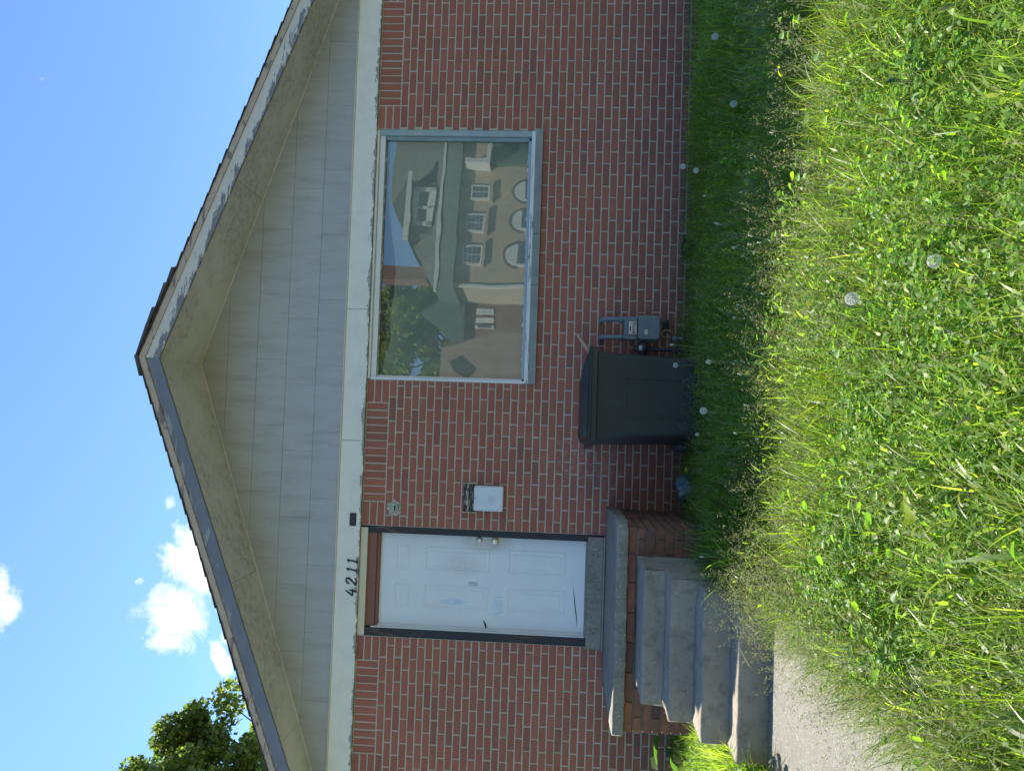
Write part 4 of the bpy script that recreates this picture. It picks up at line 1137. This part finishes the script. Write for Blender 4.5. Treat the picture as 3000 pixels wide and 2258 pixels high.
for kk in range(3):
    r = rng.uniform(.006, .012, len(x)); a = rng.uniform(0, 6.28, len(x))
    discs(Cl, x+r*.9*np.cos(a+kk*2.1), y+r*.9*np.sin(a+kk*2.1), zc+rng.uniform(-.002, .003, len(x)), r, tints(len(x), PALC), .8)
# broader weed leaves: plantain and dandelion, low and scattered
x, y = spread(2600, -4, 5, -6.2, -.3, .08, 200); k = view_keep(x, y, .2); x, y = x[k], y[k]
discs(Cl, x, y, rng.uniform(.05, .24, len(x)), rng.uniform(.007, .015, len(x)), tints(len(x), PALC*1.05), 1.3, 8, 1.9, .3)
tag(Cl.build('clover', M_LEAF), 'small clover and weed leaves mixed through the long grass', 'clover', kind='stuff')

# seed heads: thin culms with drooping panicles
S = Leaves()
def panicles(x, y, h, colr, n_sp=22):
    n = len(x); az = rng.uniform(0, 2*np.pi, n); lean = rng.uniform(.02, .35, n); curl = rng.uniform(.1, .9, n)
    blades(S, x, y, np.full(n, -.02), h, rng.uniform(.0014, .0022, n), lean, az, curl, np.clip(tints(n, np.array([[.20, .21, .09], [.25, .22, .12]])), 0, 1), 5)
    # spikelets along the last third
    t = rng.uniform(.66, 1.0, (n, n_sp)); ang = lean[:, None]+curl[:, None]*t
    # integrate approx.
    sx = h[:, None]*(np.cos(lean)[:, None]-np.cos(ang))/curl[:, None]; sz = h[:, None]*(np.sin(ang)-np.sin(lean)[:, None])/curl[:, None]
    spr = (1.05-t)*.085+.006
    a2 = rng.uniform(0, 2*np.pi, (n, n_sp)); rr = spr*rng.uniform(.2, 1.0, (n, n_sp))
    X = x[:, None]+sx*np.cos(az)[:, None]+rr*np.cos(a2); Y = y[:, None]+sx*np.sin(az)[:, None]+rr*np.sin(a2); Zz = -.02+sz-rr*rng.uniform(-.3, .6, (n, n_sp))
    m = n*n_sp; X, Y, Zz = X.ravel(), Y.ravel(), Zz.ravel()
    l = rng.uniform(.004, .009, m); w = rng.uniform(.0010, .0020, m)
    d = np.stack([np.cos(a2.ravel())*.6, np.sin(a2.ravel())*.6, rng.uniform(-.6, .9, m)], -1); d /= np.linalg.norm(d, axis=1)[:, None]
    s_ = np.cross(d, rng.normal(0, 1, (m, 3))); s_ /= np.linalg.norm(s_, axis=1)[:, None]
    P = np.stack([X, Y, Zz], -1)
    V = np.stack([P-d*l[:, None], P+s_*w[:, None], P+d*l[:, None], P-s_*w[:, None]], 1)
    S.add(V, (np.arange(m)*4)[:, None]+np.arange(4)[None], None, np.repeat(np.repeat(colr, n_sp, 0)[:, None], 4, 1))
SEEDC = .9*np.array([[.36, .33, .20], [.31, .25, .18], [.29, .30, .14], [.40, .36, .25], [.27, .28, .13]])
x, y = spread(4200, -4.4, 5.4, -6.6, -.2, .16, 330); k = view_keep(x, y, .3) & (low(x, y, 1.1) > .28); x, y = x[k], y[k]
panicles(x, y, rng.uniform(.24, .44, len(x)), tints(len(x), SEEDC, .15), 20)
x, y = spread(1500, -1.6, 5.0, -4.2, -2.75, .13, 110); k = view_keep(x, y, .3); x, y = x[k], y[k]
panicles(x, y, rng.uniform(.30, .46, len(x)), tints(len(x), SEEDC*1.15, .15), 26)
x, y = rng.normal(-.95, .10, 420), rng.uniform(-5.0, -2.35, 420); panicles(x, y, rng.uniform(.25, .48, 420), tints(420, SEEDC, .15), 26)
tag(S.build('grass_seed_heads', M_SEED), 'pale feathery seed heads standing above the long grass', 'seed heads', kind='stuff')

# --- dandelion clocks and spent stalks, one by one
def ray_at(v, y, Y):
    U = 2258-y; d = WW+RR*((U-1129)/2182)-UU*((v-1500)/2182); t_ = (Y-CAM.y)/d.y
    return CAM+d*t_
def clock_mesh():
    L = Leaves(); n = 105; i = np.arange(n)+.5; ph = np.arccos(1-2*i/n); th = np.pi*(1+5**.5)*i
    d = np.stack([np.cos(th)*np.sin(ph), np.sin(th)*np.sin(ph), np.cos(ph)], -1)
    s_ = np.cross(d, [0.3, .2, .9]); s_ /= np.linalg.norm(s_, axis=1)[:, None]; t2 = np.cross(d, s_)
    # stalk of each pappus
    w = .0002
    V = np.stack([d*.003-s_*w, d*.003+s_*w, d*.0165+s_*w, d*.0165-s_*w], 1)
    L.add(V, (np.arange(n)*4)[:, None]+np.arange(4)[None], None, np.full((n*4, 3), .5))
    for k in range(7):
        a = 2*np.pi*k/7; e = s_*math.cos(a)+t2*math.sin(a); f = s_*math.cos(a+.22)+t2*math.sin(a+.22)
        V = np.stack([d*.0160, d*.0205+e*.0052, d*.0205+f*.0052], 1)
        L.add(V, None, (np.arange(n)*3)[:, None]+np.arange(3)[None], np.full((n*3, 3), .6))
    o = L.build('fluff', M_FLUFF, False); me = o.data; bpy.data.objects.remove(o); return me
CLOCK = clock_mesh()
def stem_to(p, foot, r, parent, name='stem', mat=None):
    a = Vector(foot); b = Vector(p); mid = (a+b)/2+Vector((random.uniform(-.02, .02), random.uniform(-.02, .02), 0))
    pts = [a, a*.55+mid*.45+Vector((0, 0, .01)), mid*.6+b*.4, b]
    o = MB().tube([q-parent.location for q in pts], r, 6).build(name, mat or M_STEM, smooth=True); o.parent = parent; return o
clocks = [(2095, 108, -2.1, 'white dandelion clock in shaded grass closest to the top edge of the photo'), (2149, 305, -2.2, 'white dandelion clock in dark grass just short of the window'),
          (2001, 488, -1.7, 'white dandelion clock seen against the lowest bricks under the window'), (2039, 500, -1.8, 'white dandelion clock in dark grass beside the one against the bricks'),
          (1979, 1070, -1.4, 'white dandelion clock seen against the front of the dark green bin'), (2061, 1203, -2.5, 'large white dandelion clock in shaded grass at the foot of the bin'),
          (2410, 173, -3.3, 'pale dandelion clock in sunlit grass nearest the top edge of the photo'), (2495, 875, -4.35, 'biggest dandelion clock, in sunlit grass out from the gas meter'),
          (2440, 537, -3.6, 'dandelion clock in sunlit grass straight out from the window'), (2312, 960, -3.2, 'squashed dandelion clock at the shadow edge out from the gas meter'),
          (2738, 765, -4.75, 'dandelion clock in bright grass nearest the photographer'), (2042, 1272, -2.1, 'small dandelion clock in shaded grass between the bin and the steps')]
for i, (v, y, Y, lab) in enumerate(clocks):
    p = ray_at(v, y, Y)
    if p.z < .06: p.z = .06
    foot = (p.x+random.uniform(-.05, .05), p.y+random.uniform(-.03, .05), -.02)
    e = empty('dandelion_clock', foot, lab, 'dandelion', 'dandelion clocks in the yard')
    stem_to(p, foot, .0018, e)
    o = bpy.data.objects.new('seed_globe', CLOCK); s_ = random.uniform(.9, 1.1)*(.55 if i == 11 else 1)
    o.location = p-Vector(foot); o.scale = (s_, s_, s_*(1 if i != 8 else .8)); o.rotation_euler = (random.random(), random.random(), random.random()*6); link(o, e)
# spent dandelion stalks: pale club-shaped heads
budm = MB().lathe((0, 0, 0), [(.0018, -.012), (.0055, -.008), (.0062, .0), (.0045, .006), (.0058, .010), (.003, .013)], 'Z', 8).mesh('bud')
budm.materials.append(plain('spent_flower_head', (0.45, 0.45, 0.33), 0.8, 0.2, 60))
bs = [(2255, 770, -2.9), (2078, 1057, -2.6), (2075, 1062, -2.7), (2152, 930, -2.8), (2162, 893, -2.8), (2168, 1095, -2.9), (2186, 1186, -2.8), (2155, 1268, -2.9), (2200, 690, -3.1), (2225, 710, -3.2), (2198, 715, -3.0),
      (2262, 388, -3.2), (2333, 78, -3.2), (2278, 203, -3.1), (2064, 574, -2.2), (2150, 725, -2.7), (2173, 563, -2.5), (1968, 1010, -1.5), (2365, 1800, -3.1), (2100, 655, -2.3), (2235, 860, -3.1), (2290, 585, -3.1), (2330, 330, -3.3), (2056, 1630, -2.2)]
for (v, y, Y) in bs:
    p = ray_at(v, y, Y)
    if p.x < -1.0: p = ray_at(2063, 1628, -2.3)
    p.z = max(p.z, .12)
    foot = (p.x+random.uniform(-.06, .06), p.y+random.uniform(-.03, .05), -.02)
    e = empty('dandelion_stalk', foot, 'bare dandelion stalk with a small pale spent head', 'dandelion', 'spent dandelion stalks')
    stem_to(p, foot, .0022, e)
    o = bpy.data.objects.new('flower_head', budm); o.location = p-Vector(foot); o.rotation_euler = (random.uniform(-.4, .4), random.uniform(-.4, .4), 0); s_ = random.uniform(.8, 1.3); o.scale = (s_,)*3; link(o, e)

# --- broad-leaved plants
def leaf_plant(name, c, leaves, label, cat, pal, group=None):
    """leaves: list of (azimuth, reach, height, length, width, droop)"""
    e = empty(name, c, label, cat, group)
    for (az, reach, h, ln, wd, dr) in leaves:
        L = Leaves(); n = 9; t = np.linspace(0, 1, n)
        cx_, sx_ = math.cos(az), math.sin(az)
        prof = np.sin(np.pi*np.clip(t, 0.02, 1)**.75)**.8*wd/2; prof[-1] = .001
        X = reach+ln*t*np.cos(dr*t); Zc = h+ln*t*np.sin(.35-dr*t)
        rows_ = []
        for s_ in (-1, -.5, 0, .5, 1):
            off_ = prof*s_*(1+.06*np.sin(t*19+s_)); up_ = np.abs(s_)*prof*.35+.004*np.sin(t*15+s_*3)
            rows_.append(np.stack([cx_*X-sx_*off_, sx_*X+cx_*off_, Zc+up_], -1))
        V = np.stack(rows_, 1).reshape(-1, 3)
        F = [[i*5+j, i*5+j+1, (i+1)*5+j+1, (i+1)*5+j] for i in range(n-1) for j in range(4)]
        L.add(V, F, None, np.repeat(tints(1, pal, .08), len(V), 0))
        o = L.build('leaf', M_LEAF); o.parent = e
        MBs = MB().tube([(0, 0, 0), (cx_*reach*.5, sx_*reach*.5, h*.6), (cx_*reach, sx_*reach, h)], .003, 5).build('stem', M_STEM); MBs.parent = e
    return e
rl_ = lambda n, reach, h, ln, wd: [(random.uniform(0, 6.28), reach*random.uniform(.5, 1), h*random.uniform(.5, 1.1), ln*random.uniform(.8, 1.15), wd*random.uniform(.8, 1.1), random.uniform(.3, 1.1)) for _ in range(n)]
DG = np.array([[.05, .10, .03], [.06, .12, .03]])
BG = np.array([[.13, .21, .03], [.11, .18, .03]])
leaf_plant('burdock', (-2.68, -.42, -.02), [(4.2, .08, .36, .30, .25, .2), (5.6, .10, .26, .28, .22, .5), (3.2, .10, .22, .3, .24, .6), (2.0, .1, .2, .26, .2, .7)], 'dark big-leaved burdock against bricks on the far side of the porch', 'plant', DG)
leaf_plant('leafy_weed', (-2.08, -2.62, -.02), rl_(9, .07, .22, .11, .07), 'small leafy weed at the sunlit outer foot of the lowest step', 'plant', BG)
leaf_plant('leafy_weed', (-2.12, -3.05, -.02), rl_(9, .06, .15, .10, .06), 'low leafy weed on the walkway edge at the bottom edge of the photo', 'plant', BG)
leaf_plant('leafy_weed', (-.98, -3.05, -.02), rl_(8, .07, .10, .14, .08), 'broad-leaved weed spilling from the big lawn onto the walkway', 'plant', BG)
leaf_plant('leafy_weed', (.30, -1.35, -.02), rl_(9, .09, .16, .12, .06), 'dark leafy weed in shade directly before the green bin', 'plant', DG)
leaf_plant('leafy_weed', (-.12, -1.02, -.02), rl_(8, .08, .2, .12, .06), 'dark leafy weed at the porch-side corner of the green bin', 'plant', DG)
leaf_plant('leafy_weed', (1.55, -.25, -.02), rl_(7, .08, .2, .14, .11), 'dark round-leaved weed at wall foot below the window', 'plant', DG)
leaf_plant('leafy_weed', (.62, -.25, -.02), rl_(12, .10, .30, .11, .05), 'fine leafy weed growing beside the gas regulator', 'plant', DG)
p = ray_at(2588, 1498, -4.55)
leaf_plant('leafy_weed', (p.x, p.y, -.02), [(4.7, .02, max(.2, p.z-.04), .10, .075, .3), (1.2, .05, .16, .09, .06, .6)], 'bright single large round leaf in sunlit near grass', 'plant', np.array([[.19, .26, .02]]))
p = ray_at(2690, 240, -4.4)
leaf_plant('leafy_weed', (p.x, p.y, -.02), rl_(14, .08, max(.16, p.z-.04), .08, .035), 'clump of dark weeds in near sunlit grass by the photo top edge', 'plant', np.array([[.06, .12, .035]]))

# --- trees
def tree(name, c, H, crown, nleaf, leafsize, label, pal, seed, trunk_r=.16, lobes=26):
    r_ = np.random.default_rng(seed)
    e = empty(name, c, label, 'tree')
    tb = MB(); tb.tube([(0, 0, -.1), (.05, .03, H*.3), (-.06, .05, H*.62), (.02, 0, H*.9)], [trunk_r, trunk_r*.75, trunk_r*.45, trunk_r*.1], 10)
    t_o = tb.build('trunk', M_BARK, smooth=True); t_o.parent = e
    cx_, cy_, cz_, rx, ry, rz = crown
    lc = []
    lm = MB()
    for i in range(lobes):
        d = r_.normal(0, 1, 3); d /= np.linalg.norm(d); q = r_.uniform(.35, 1.0)**.6
        p = np.array([cx_+d[0]*rx*q, cy_+d[1]*ry*q, cz_+d[2]*rz*q]); lc.append((p, r_.uniform(.09, .24)*min(rx, rz)))
        b0 = np.array([0, 0, H*r_.uniform(.3, .75)])
        lm.tube([tuple(b0), tuple((b0+p)/2+np.array([0, 0, -.15])), tuple(p)], [trunk_r*.28, trunk_r*.15, trunk_r*.05], 5)
    o = lm.build('limb', M_BARK, smooth=True); o.parent = e
    L = Leaves(); per = nleaf//lobes
    for p, r in lc:
        d = r_.normal(0, 1, (per, 3)); d /= np.linalg.norm(d, axis=1)[:, None]
        P = p+d*r*(r_.uniform(0, 1, (per, 1))**.45)*np.array([1.15, 1.15, .85])
        s_ = leafsize*r_.uniform(.6, 1.25, per)
        u = r_.normal(0, 1, (per, 3)); u /= np.linalg.norm(u, axis=1)[:, None]; v = np.cross(u, r_.normal(0, 1, (per, 3))); v /= np.linalg.norm(v, axis=1)[:, None]
        # lobed leaf: two crossing diamonds in a plane
        a = u*s_[:, None]; b = v*s_[:, None]*.9
        V = np.stack([P-a, P-a*.1+b*.55-a*.25, P+b, P+a*.3+b*.45, P+a*1.05, P+a*.3-b*.45, P-b, P-a*.35-b*.55], 1)
        F = (np.arange(per)*8)[:, None, None]+np.array([[0, 1, 2, 3], [0, 3, 4, 5], [0, 5, 6, 7]])[None]
        c_ = pal[r_.integers(0, len(pal), per)]*(1+r_.normal(0, .2, (per, 1)))
        L.add(V, F.reshape(-1, 4), None, np.repeat(np.clip(c_, .01, .5)[:, None], 8, 1))
    o = L.build('crown', M_TREE, False); o.parent = e
    return e
PT = np.array([[.12, .15, .05], [.15, .18, .055], [.20, .22, .06], [.10, .135, .05]])
tc = ray_at(600, 2420, 11.0)
tree('maple_tree', (tc.x, 11.0, 0), tc.z+2.4, (0.15, 0, tc.z-.15, 2.75, 2.5, 2.65), 46000, .075, 'leafy maple tree rising behind the roof edge on the door side', PT*.9, 5, .22, 115)

# ================================================================ across the street (seen in the window glass)
def mir(v, y, Yd=33):
    p = ray_at(v, y, Yd); return p.x, p.z
zz = lambda x, y: (1000+x/2.0814, 350+y/2.0814)
M_TAN = plain('tan_brick', (0.50, 0.41, 0.30), 0.9, 0.06, 1.5)
M_RBR = mat_brick('dull_red_brick', (0.26, 0.15, 0.12), (0.22, 0.13, 0.105), (0.2, 0.12, 0.1), .3)
M_GREENROOF = plain('green_grey_roof', (0.11, 0.15, 0.125), 0.9, 0.15, 3, bump=0.5)
M_GREYROOF = plain('warm_grey_roof', (0.15, 0.16, 0.14), 0.9, 0.15, 3, bump=0.5)
M_TRIMW = plain('white_trim', (0.72, 0.73, 0.70), 0.5)
SH = plain('dark_green_shutter', (0.05, 0.08, 0.07), 0.6)
def opp_house():
    e = empty('tan_brick_house', (6, -33, 0), 'two-storey tan brick house across the street, mirrored in the window', 'house')
    inv = Matrix.Translation((6, -33, 0)).inverted()
    # frame of the facade: plane rotated so the far (right) end recedes
    ang = math.radians(11)
    # local axis: x' along the facade, y' out of it towards the street (+Y)
    x0, z0 = mir(*zz(880, 1008)); 
    R_ = Matrix.Translation((x0, -33, 0)) @ Matrix.Rotation(-ang, 4, 'Z')
    def q(mb, name, mat, **kw):
        mb.v = [tuple(R_ @ Vector(p)) for p in mb.v]; o = mb.build(name, mat, **kw); o.parent = e; o.matrix_parent_inverse = inv; return o
    xr, _ = mir(*zz(880, 285)); Wd = (xr-x0)*1.07
    _, eave = mir(*zz(682, 1005)); _, gut = mir(*zz(548, 1060)); _, ridge = mir(*zz(290, 640))
    def fx(y): return (mir(*zz(880, y))[0]-x0)*1.04
    q(MB().box(0, Wd+7, -8, 0, 0, eave), 'wall', M_TAN)
    # mansard band, gutter and upper roof with a hip at the near end
    mz = eave-.05
    vs = [(-.3, .35, mz), (Wd+7.3, .35, mz), (Wd+7.3, -.9, gut), (-.0, -.9, gut), (-.3, -8.3, mz), (Wd+7.3, -8.3, mz), (Wd+7.3, -7.1, gut), (.0, -7.1, gut)]
    q(MB().add(vs, [(0, 1, 2, 3), (5, 4, 7, 6), (4, 0, 3, 7), (1, 5, 6, 2), (0, 4, 5, 1), (3, 2, 6, 7)]), 'mansard_roof', M_GREENROOF)
    q(MB().box(-.1, Wd+7.3, -.95, -.70, gut-.06, gut+.10), 'gutter', M_TRIMW)
    rz_ = gut+(ridge-gut)*1.5
    vs = [(.1, -.95, gut+.02), (Wd+7.2, -.95, gut+.02), (Wd+7.2, -7, gut+.02), (.1, -7, gut+.02), (7.0, -4, rz_), (Wd+7.2, -4, rz_)]
    q(MB().add(vs, [(0, 1, 5, 4), (2, 3, 4, 5), (3, 0, 4), (1, 2, 5), (0, 3, 2, 1)]), 'roof', M_GREYROOF)
    q(MB().box(-.12, .03, -.10, .10, 0, eave), 'downpipe', M_TRIMW)
    # upper windows
    for (ya, yb, xa, xb) in ((478, 380, 770, 893), (680, 560, 752, 868), (878, 765, 735, 850)):
        X0, X1 = fx(yb), fx(ya); X0, X1 = min(X0, X1), max(X0, X1)
        zt, zb = mir(*zz(xa, (ya+yb)/2))[1], mir(*zz(xb, (ya+yb)/2))[1]
        w = q(MB().box(X0, X1, .0, .10, zb, zt), 'window', M_TRIMW)
        def sub(mb, nm, mt):
            mb.v = [tuple(R_ @ Vector(p)) for p in mb.v]; o = mb.build(nm, mt); o.parent = w; o.matrix_parent_inverse = Matrix.Identity(4); return o
        cw, ch = (X1-X0-.30)/2, (zt-zb-.30)/4
        for i in range(2):
            for j in range(4): sub(MB().box(X0+.13+i*(cw+.05), X0+.13+i*(cw+.05)+cw, .102, .108, zb+.12+j*(ch+.03), zb+.12+j*(ch+.03)+ch), 'pane', M_PANE_FAR)
        q(MB().box(X0-.15, X1+.15, .0, .2, zb-.22, zb-.02), 'window_sill', M_TAN)
    # arched ground-floor openings
    for (ya, yb, xt) in ((470, 352, 1045), (670, 537, 1018), (880, 748, 998)):
        X0, X1 = sorted((fx(yb), fx(ya))); zt = mir(*zz(xt, (ya+yb)/2))[1]; r = (X1-X0)/2; cx_ = (X0+X1)/2
        arc = [(cx_+r*math.cos(t), zt-r+r*math.sin(t)) for t in np.linspace(0, math.pi, 13)]
        q(MB().prism([(X0, zt-r-.05)][:0]+arc, .0, .12), 'arched_fanlight', M_TRIMW)
        arc2 = [(cx_+(r+.16)*math.cos(t), zt-r+(r+.16)*math.sin(t)) for t in np.linspace(0, math.pi, 13)]
        q(MB().prism(arc2, .0, .05), 'arch_band', M_GREYROOF)
        q(MB().box(X0, X1, .0, .10, zt-r-2.1, zt-r-.001), 'arched_window', M_PANE_FAR)
        q(MB().box(X0-.001, X0+.12, .0, .14, zt-r-2.1, zt-r), 'frame', M_TRIMW)
    # dormer
    X0, X1 = sorted((fx(330), fx(590))); zt, zb = mir(*zz(400, 460))[1], mir(*zz(548, 460))[1]
    zb = max(zb, gut+.4)
    dy = -1.2
    dm = q(MB().box(X0-.5, X1+.4, dy-4, dy-.02, zb-.5, zt+.25), 'dormer', M_GREYROOF)
    pk = mir(*zz(270, 470))[1]
    q(MB().add([(X0-.9, dy+.3, zt+.2), (X1+.8, dy+.3, zt+.2), ((X0+X1)/2, dy+.3, pk), (X0-.9, dy-4, zt+.2), (X1+.8, dy-4, zt+.2), ((X0+X1)/2, dy-4, pk)],
               [(0, 1, 2), (3, 5, 4), (0, 3, 4, 1), (1, 4, 5, 2), (2, 5, 3, 0)]), 'dormer_roof', M_GREYROOF)
    q(MB().box(X0-1.0, X1+.9, dy+.28, dy+.42, zt+.10, zt+.42), 'dormer_trim', M_TRIMW)
    fr = MB()
    for (a, b, c, d) in ((X0, X1, zt-.25, zt), (X0, X1, zb, zb+.35), (X0, X0+.28, zb, zt), (X1-.28, X1, zb, zt), ((X0+X1)/2-.08, (X0+X1)/2+.08, zb, zt)): fr.box(a, b, dy-.01, dy+.12, c, d)
    q(fr, 'dormer_frame', M_TRIMW); q(MB().box(X0+.2, X1-.2, dy-.02, dy+.03, zb+.2, zt-.2), 'dormer_pane', M_PANE_FAR)
    # chimney on the left
    xc = mir(*zz(300, 765))[0]-x0
    q(MB().box(xc-.45, xc+.45, -4.6, -3.6, gut+1, mir(*zz(262, 765))[1]+1.0), 'chimney', M_RBR)
    # projecting white porch gable at the right end
    X0 = fx(275); zt, zb = mir(*zz(745, 200))[1], mir(*zz(905, 200))[1]
    q(MB().box(X0, X0+.25, 0, 1.0, zb, zt), 'porch_trim', M_TRIMW); q(MB().box(X0, X0+3.4, .8, 1.05, zb-.05, zb+.22), 'porch_trim', M_TRIMW)
    q(MB().box(X0+1.3, X0+1.5, .8, 1.0, zb+.22, zt), 'porch_trim', M_TRIMW); q(MB().box(X0+2.4, X0+3.4, .8, 1.0, zb+.22, zt), 'porch_trim', M_TRIMW)
    q(MB().box(X0+.25, X0+3.4, .0, .4, zb-2, zb-.06), 'porch_wall', M_GREENROOF)
opp_house()
def side_house():
    x0, x1 = mir(*zz(900, 1290))[0], mir(*zz(900, 1025))[0]
    e = empty('red_brick_house', (x0, -36, 0), 'dull red brick house mirrored in the window between tan house and shed', 'house')
    inv = Matrix.Translation((x0, -36, 0)).inverted()
    def q(mb, name, mat): o = mb.build(name, mat); o.parent = e; o.matrix_parent_inverse = inv; return o
    top_ = mir(*zz(715, 1060))[1]
    q(MB().box(x0-.5, x1+.2, -44, -36, 0, top_), 'wall', M_RBR)
    q(MB().prism([(x0-1.2, top_), (x1+.6, top_), ((x0+x1)/2, top_+2.6)], -44.3, -35.6), 'roof', M_GREENROOF)
    for (ya, yb) in ((1150, 1110), (1205, 1172), (1240, 1222)):
        a, b = sorted((mir(*zz(850, ya))[0], mir(*zz(850, yb))[0])); zt, zb = mir(*zz(785, ya))[1], mir(*zz(900, ya))[1]
        w = q(MB().box(a, b, -36, -35.9, zb, zt), 'window', M_TRIMW)
        for k_ in range(2):
            o = MB().box(a+.1+k_*(b-a)/2, a+(k_+1)*(b-a)/2-.05, -35.898, -35.89, zb+.15, zt-.15).build('pane', M_PANE_FAR); o.parent = w
            o.matrix_parent_inverse = Matrix.Identity(4)
side_house()
def garage():
    P1, P2 = mir(*zz(990, 1290), 22), mir(*zz(990, 1590), 22)
    zt1, zt2 = mir(*zz(960, 1285), 22)[1], mir(*zz(600, 1400), 22)[1]
    e = empty('pink_shed', (P2[0], -22, 0), 'pinkish lean-to shed wall across the street low in the window reflection', 'shed')
    inv = Matrix.Translation((P2[0], -22, 0)).inverted()
    xa, xb = P2[0]-1.5, P1[0]
    xm = mir(*zz(590, 1400), 22)[0]
    o = MB().prism([(xa, 0), (xb, 0), (xb, zt1), (xm, zt2), (xa, zt2)], -25, -22).build('wall', plain('pink_stucco', (0.34, 0.25, 0.20), 0.9, 0.12, 2)); o.parent = e; o.matrix_parent_inverse = inv
    cx_, cz_ = mir(*zz(730, 1505), 22)
    o = MB().prism([(cx_-.45, cz_-.2), (cx_-.1, cz_-.5), (cx_+.4, cz_+.1), (cx_+.2, cz_+.5), (cx_-.2, cz_+.3)], -22.02, -21.95).build('painted_tree_shadow', plain('dark_patch', (0.06, 0.05, 0.045), 0.9)); o.parent = e; o.matrix_parent_inverse = inv  # dark patch stands in for a tree's shadow on the shed wall
garage()
xt, zt = mir(*zz(620, 1430), 48)
tree('street_tree', (xt, -48, 0), zt+3.5, (0, 0, zt, 6.6, 4.5, 6.4), 34000, .24, 'broad green tree across the street, mirrored in the window', PT*1.5, 11, .3, 60)
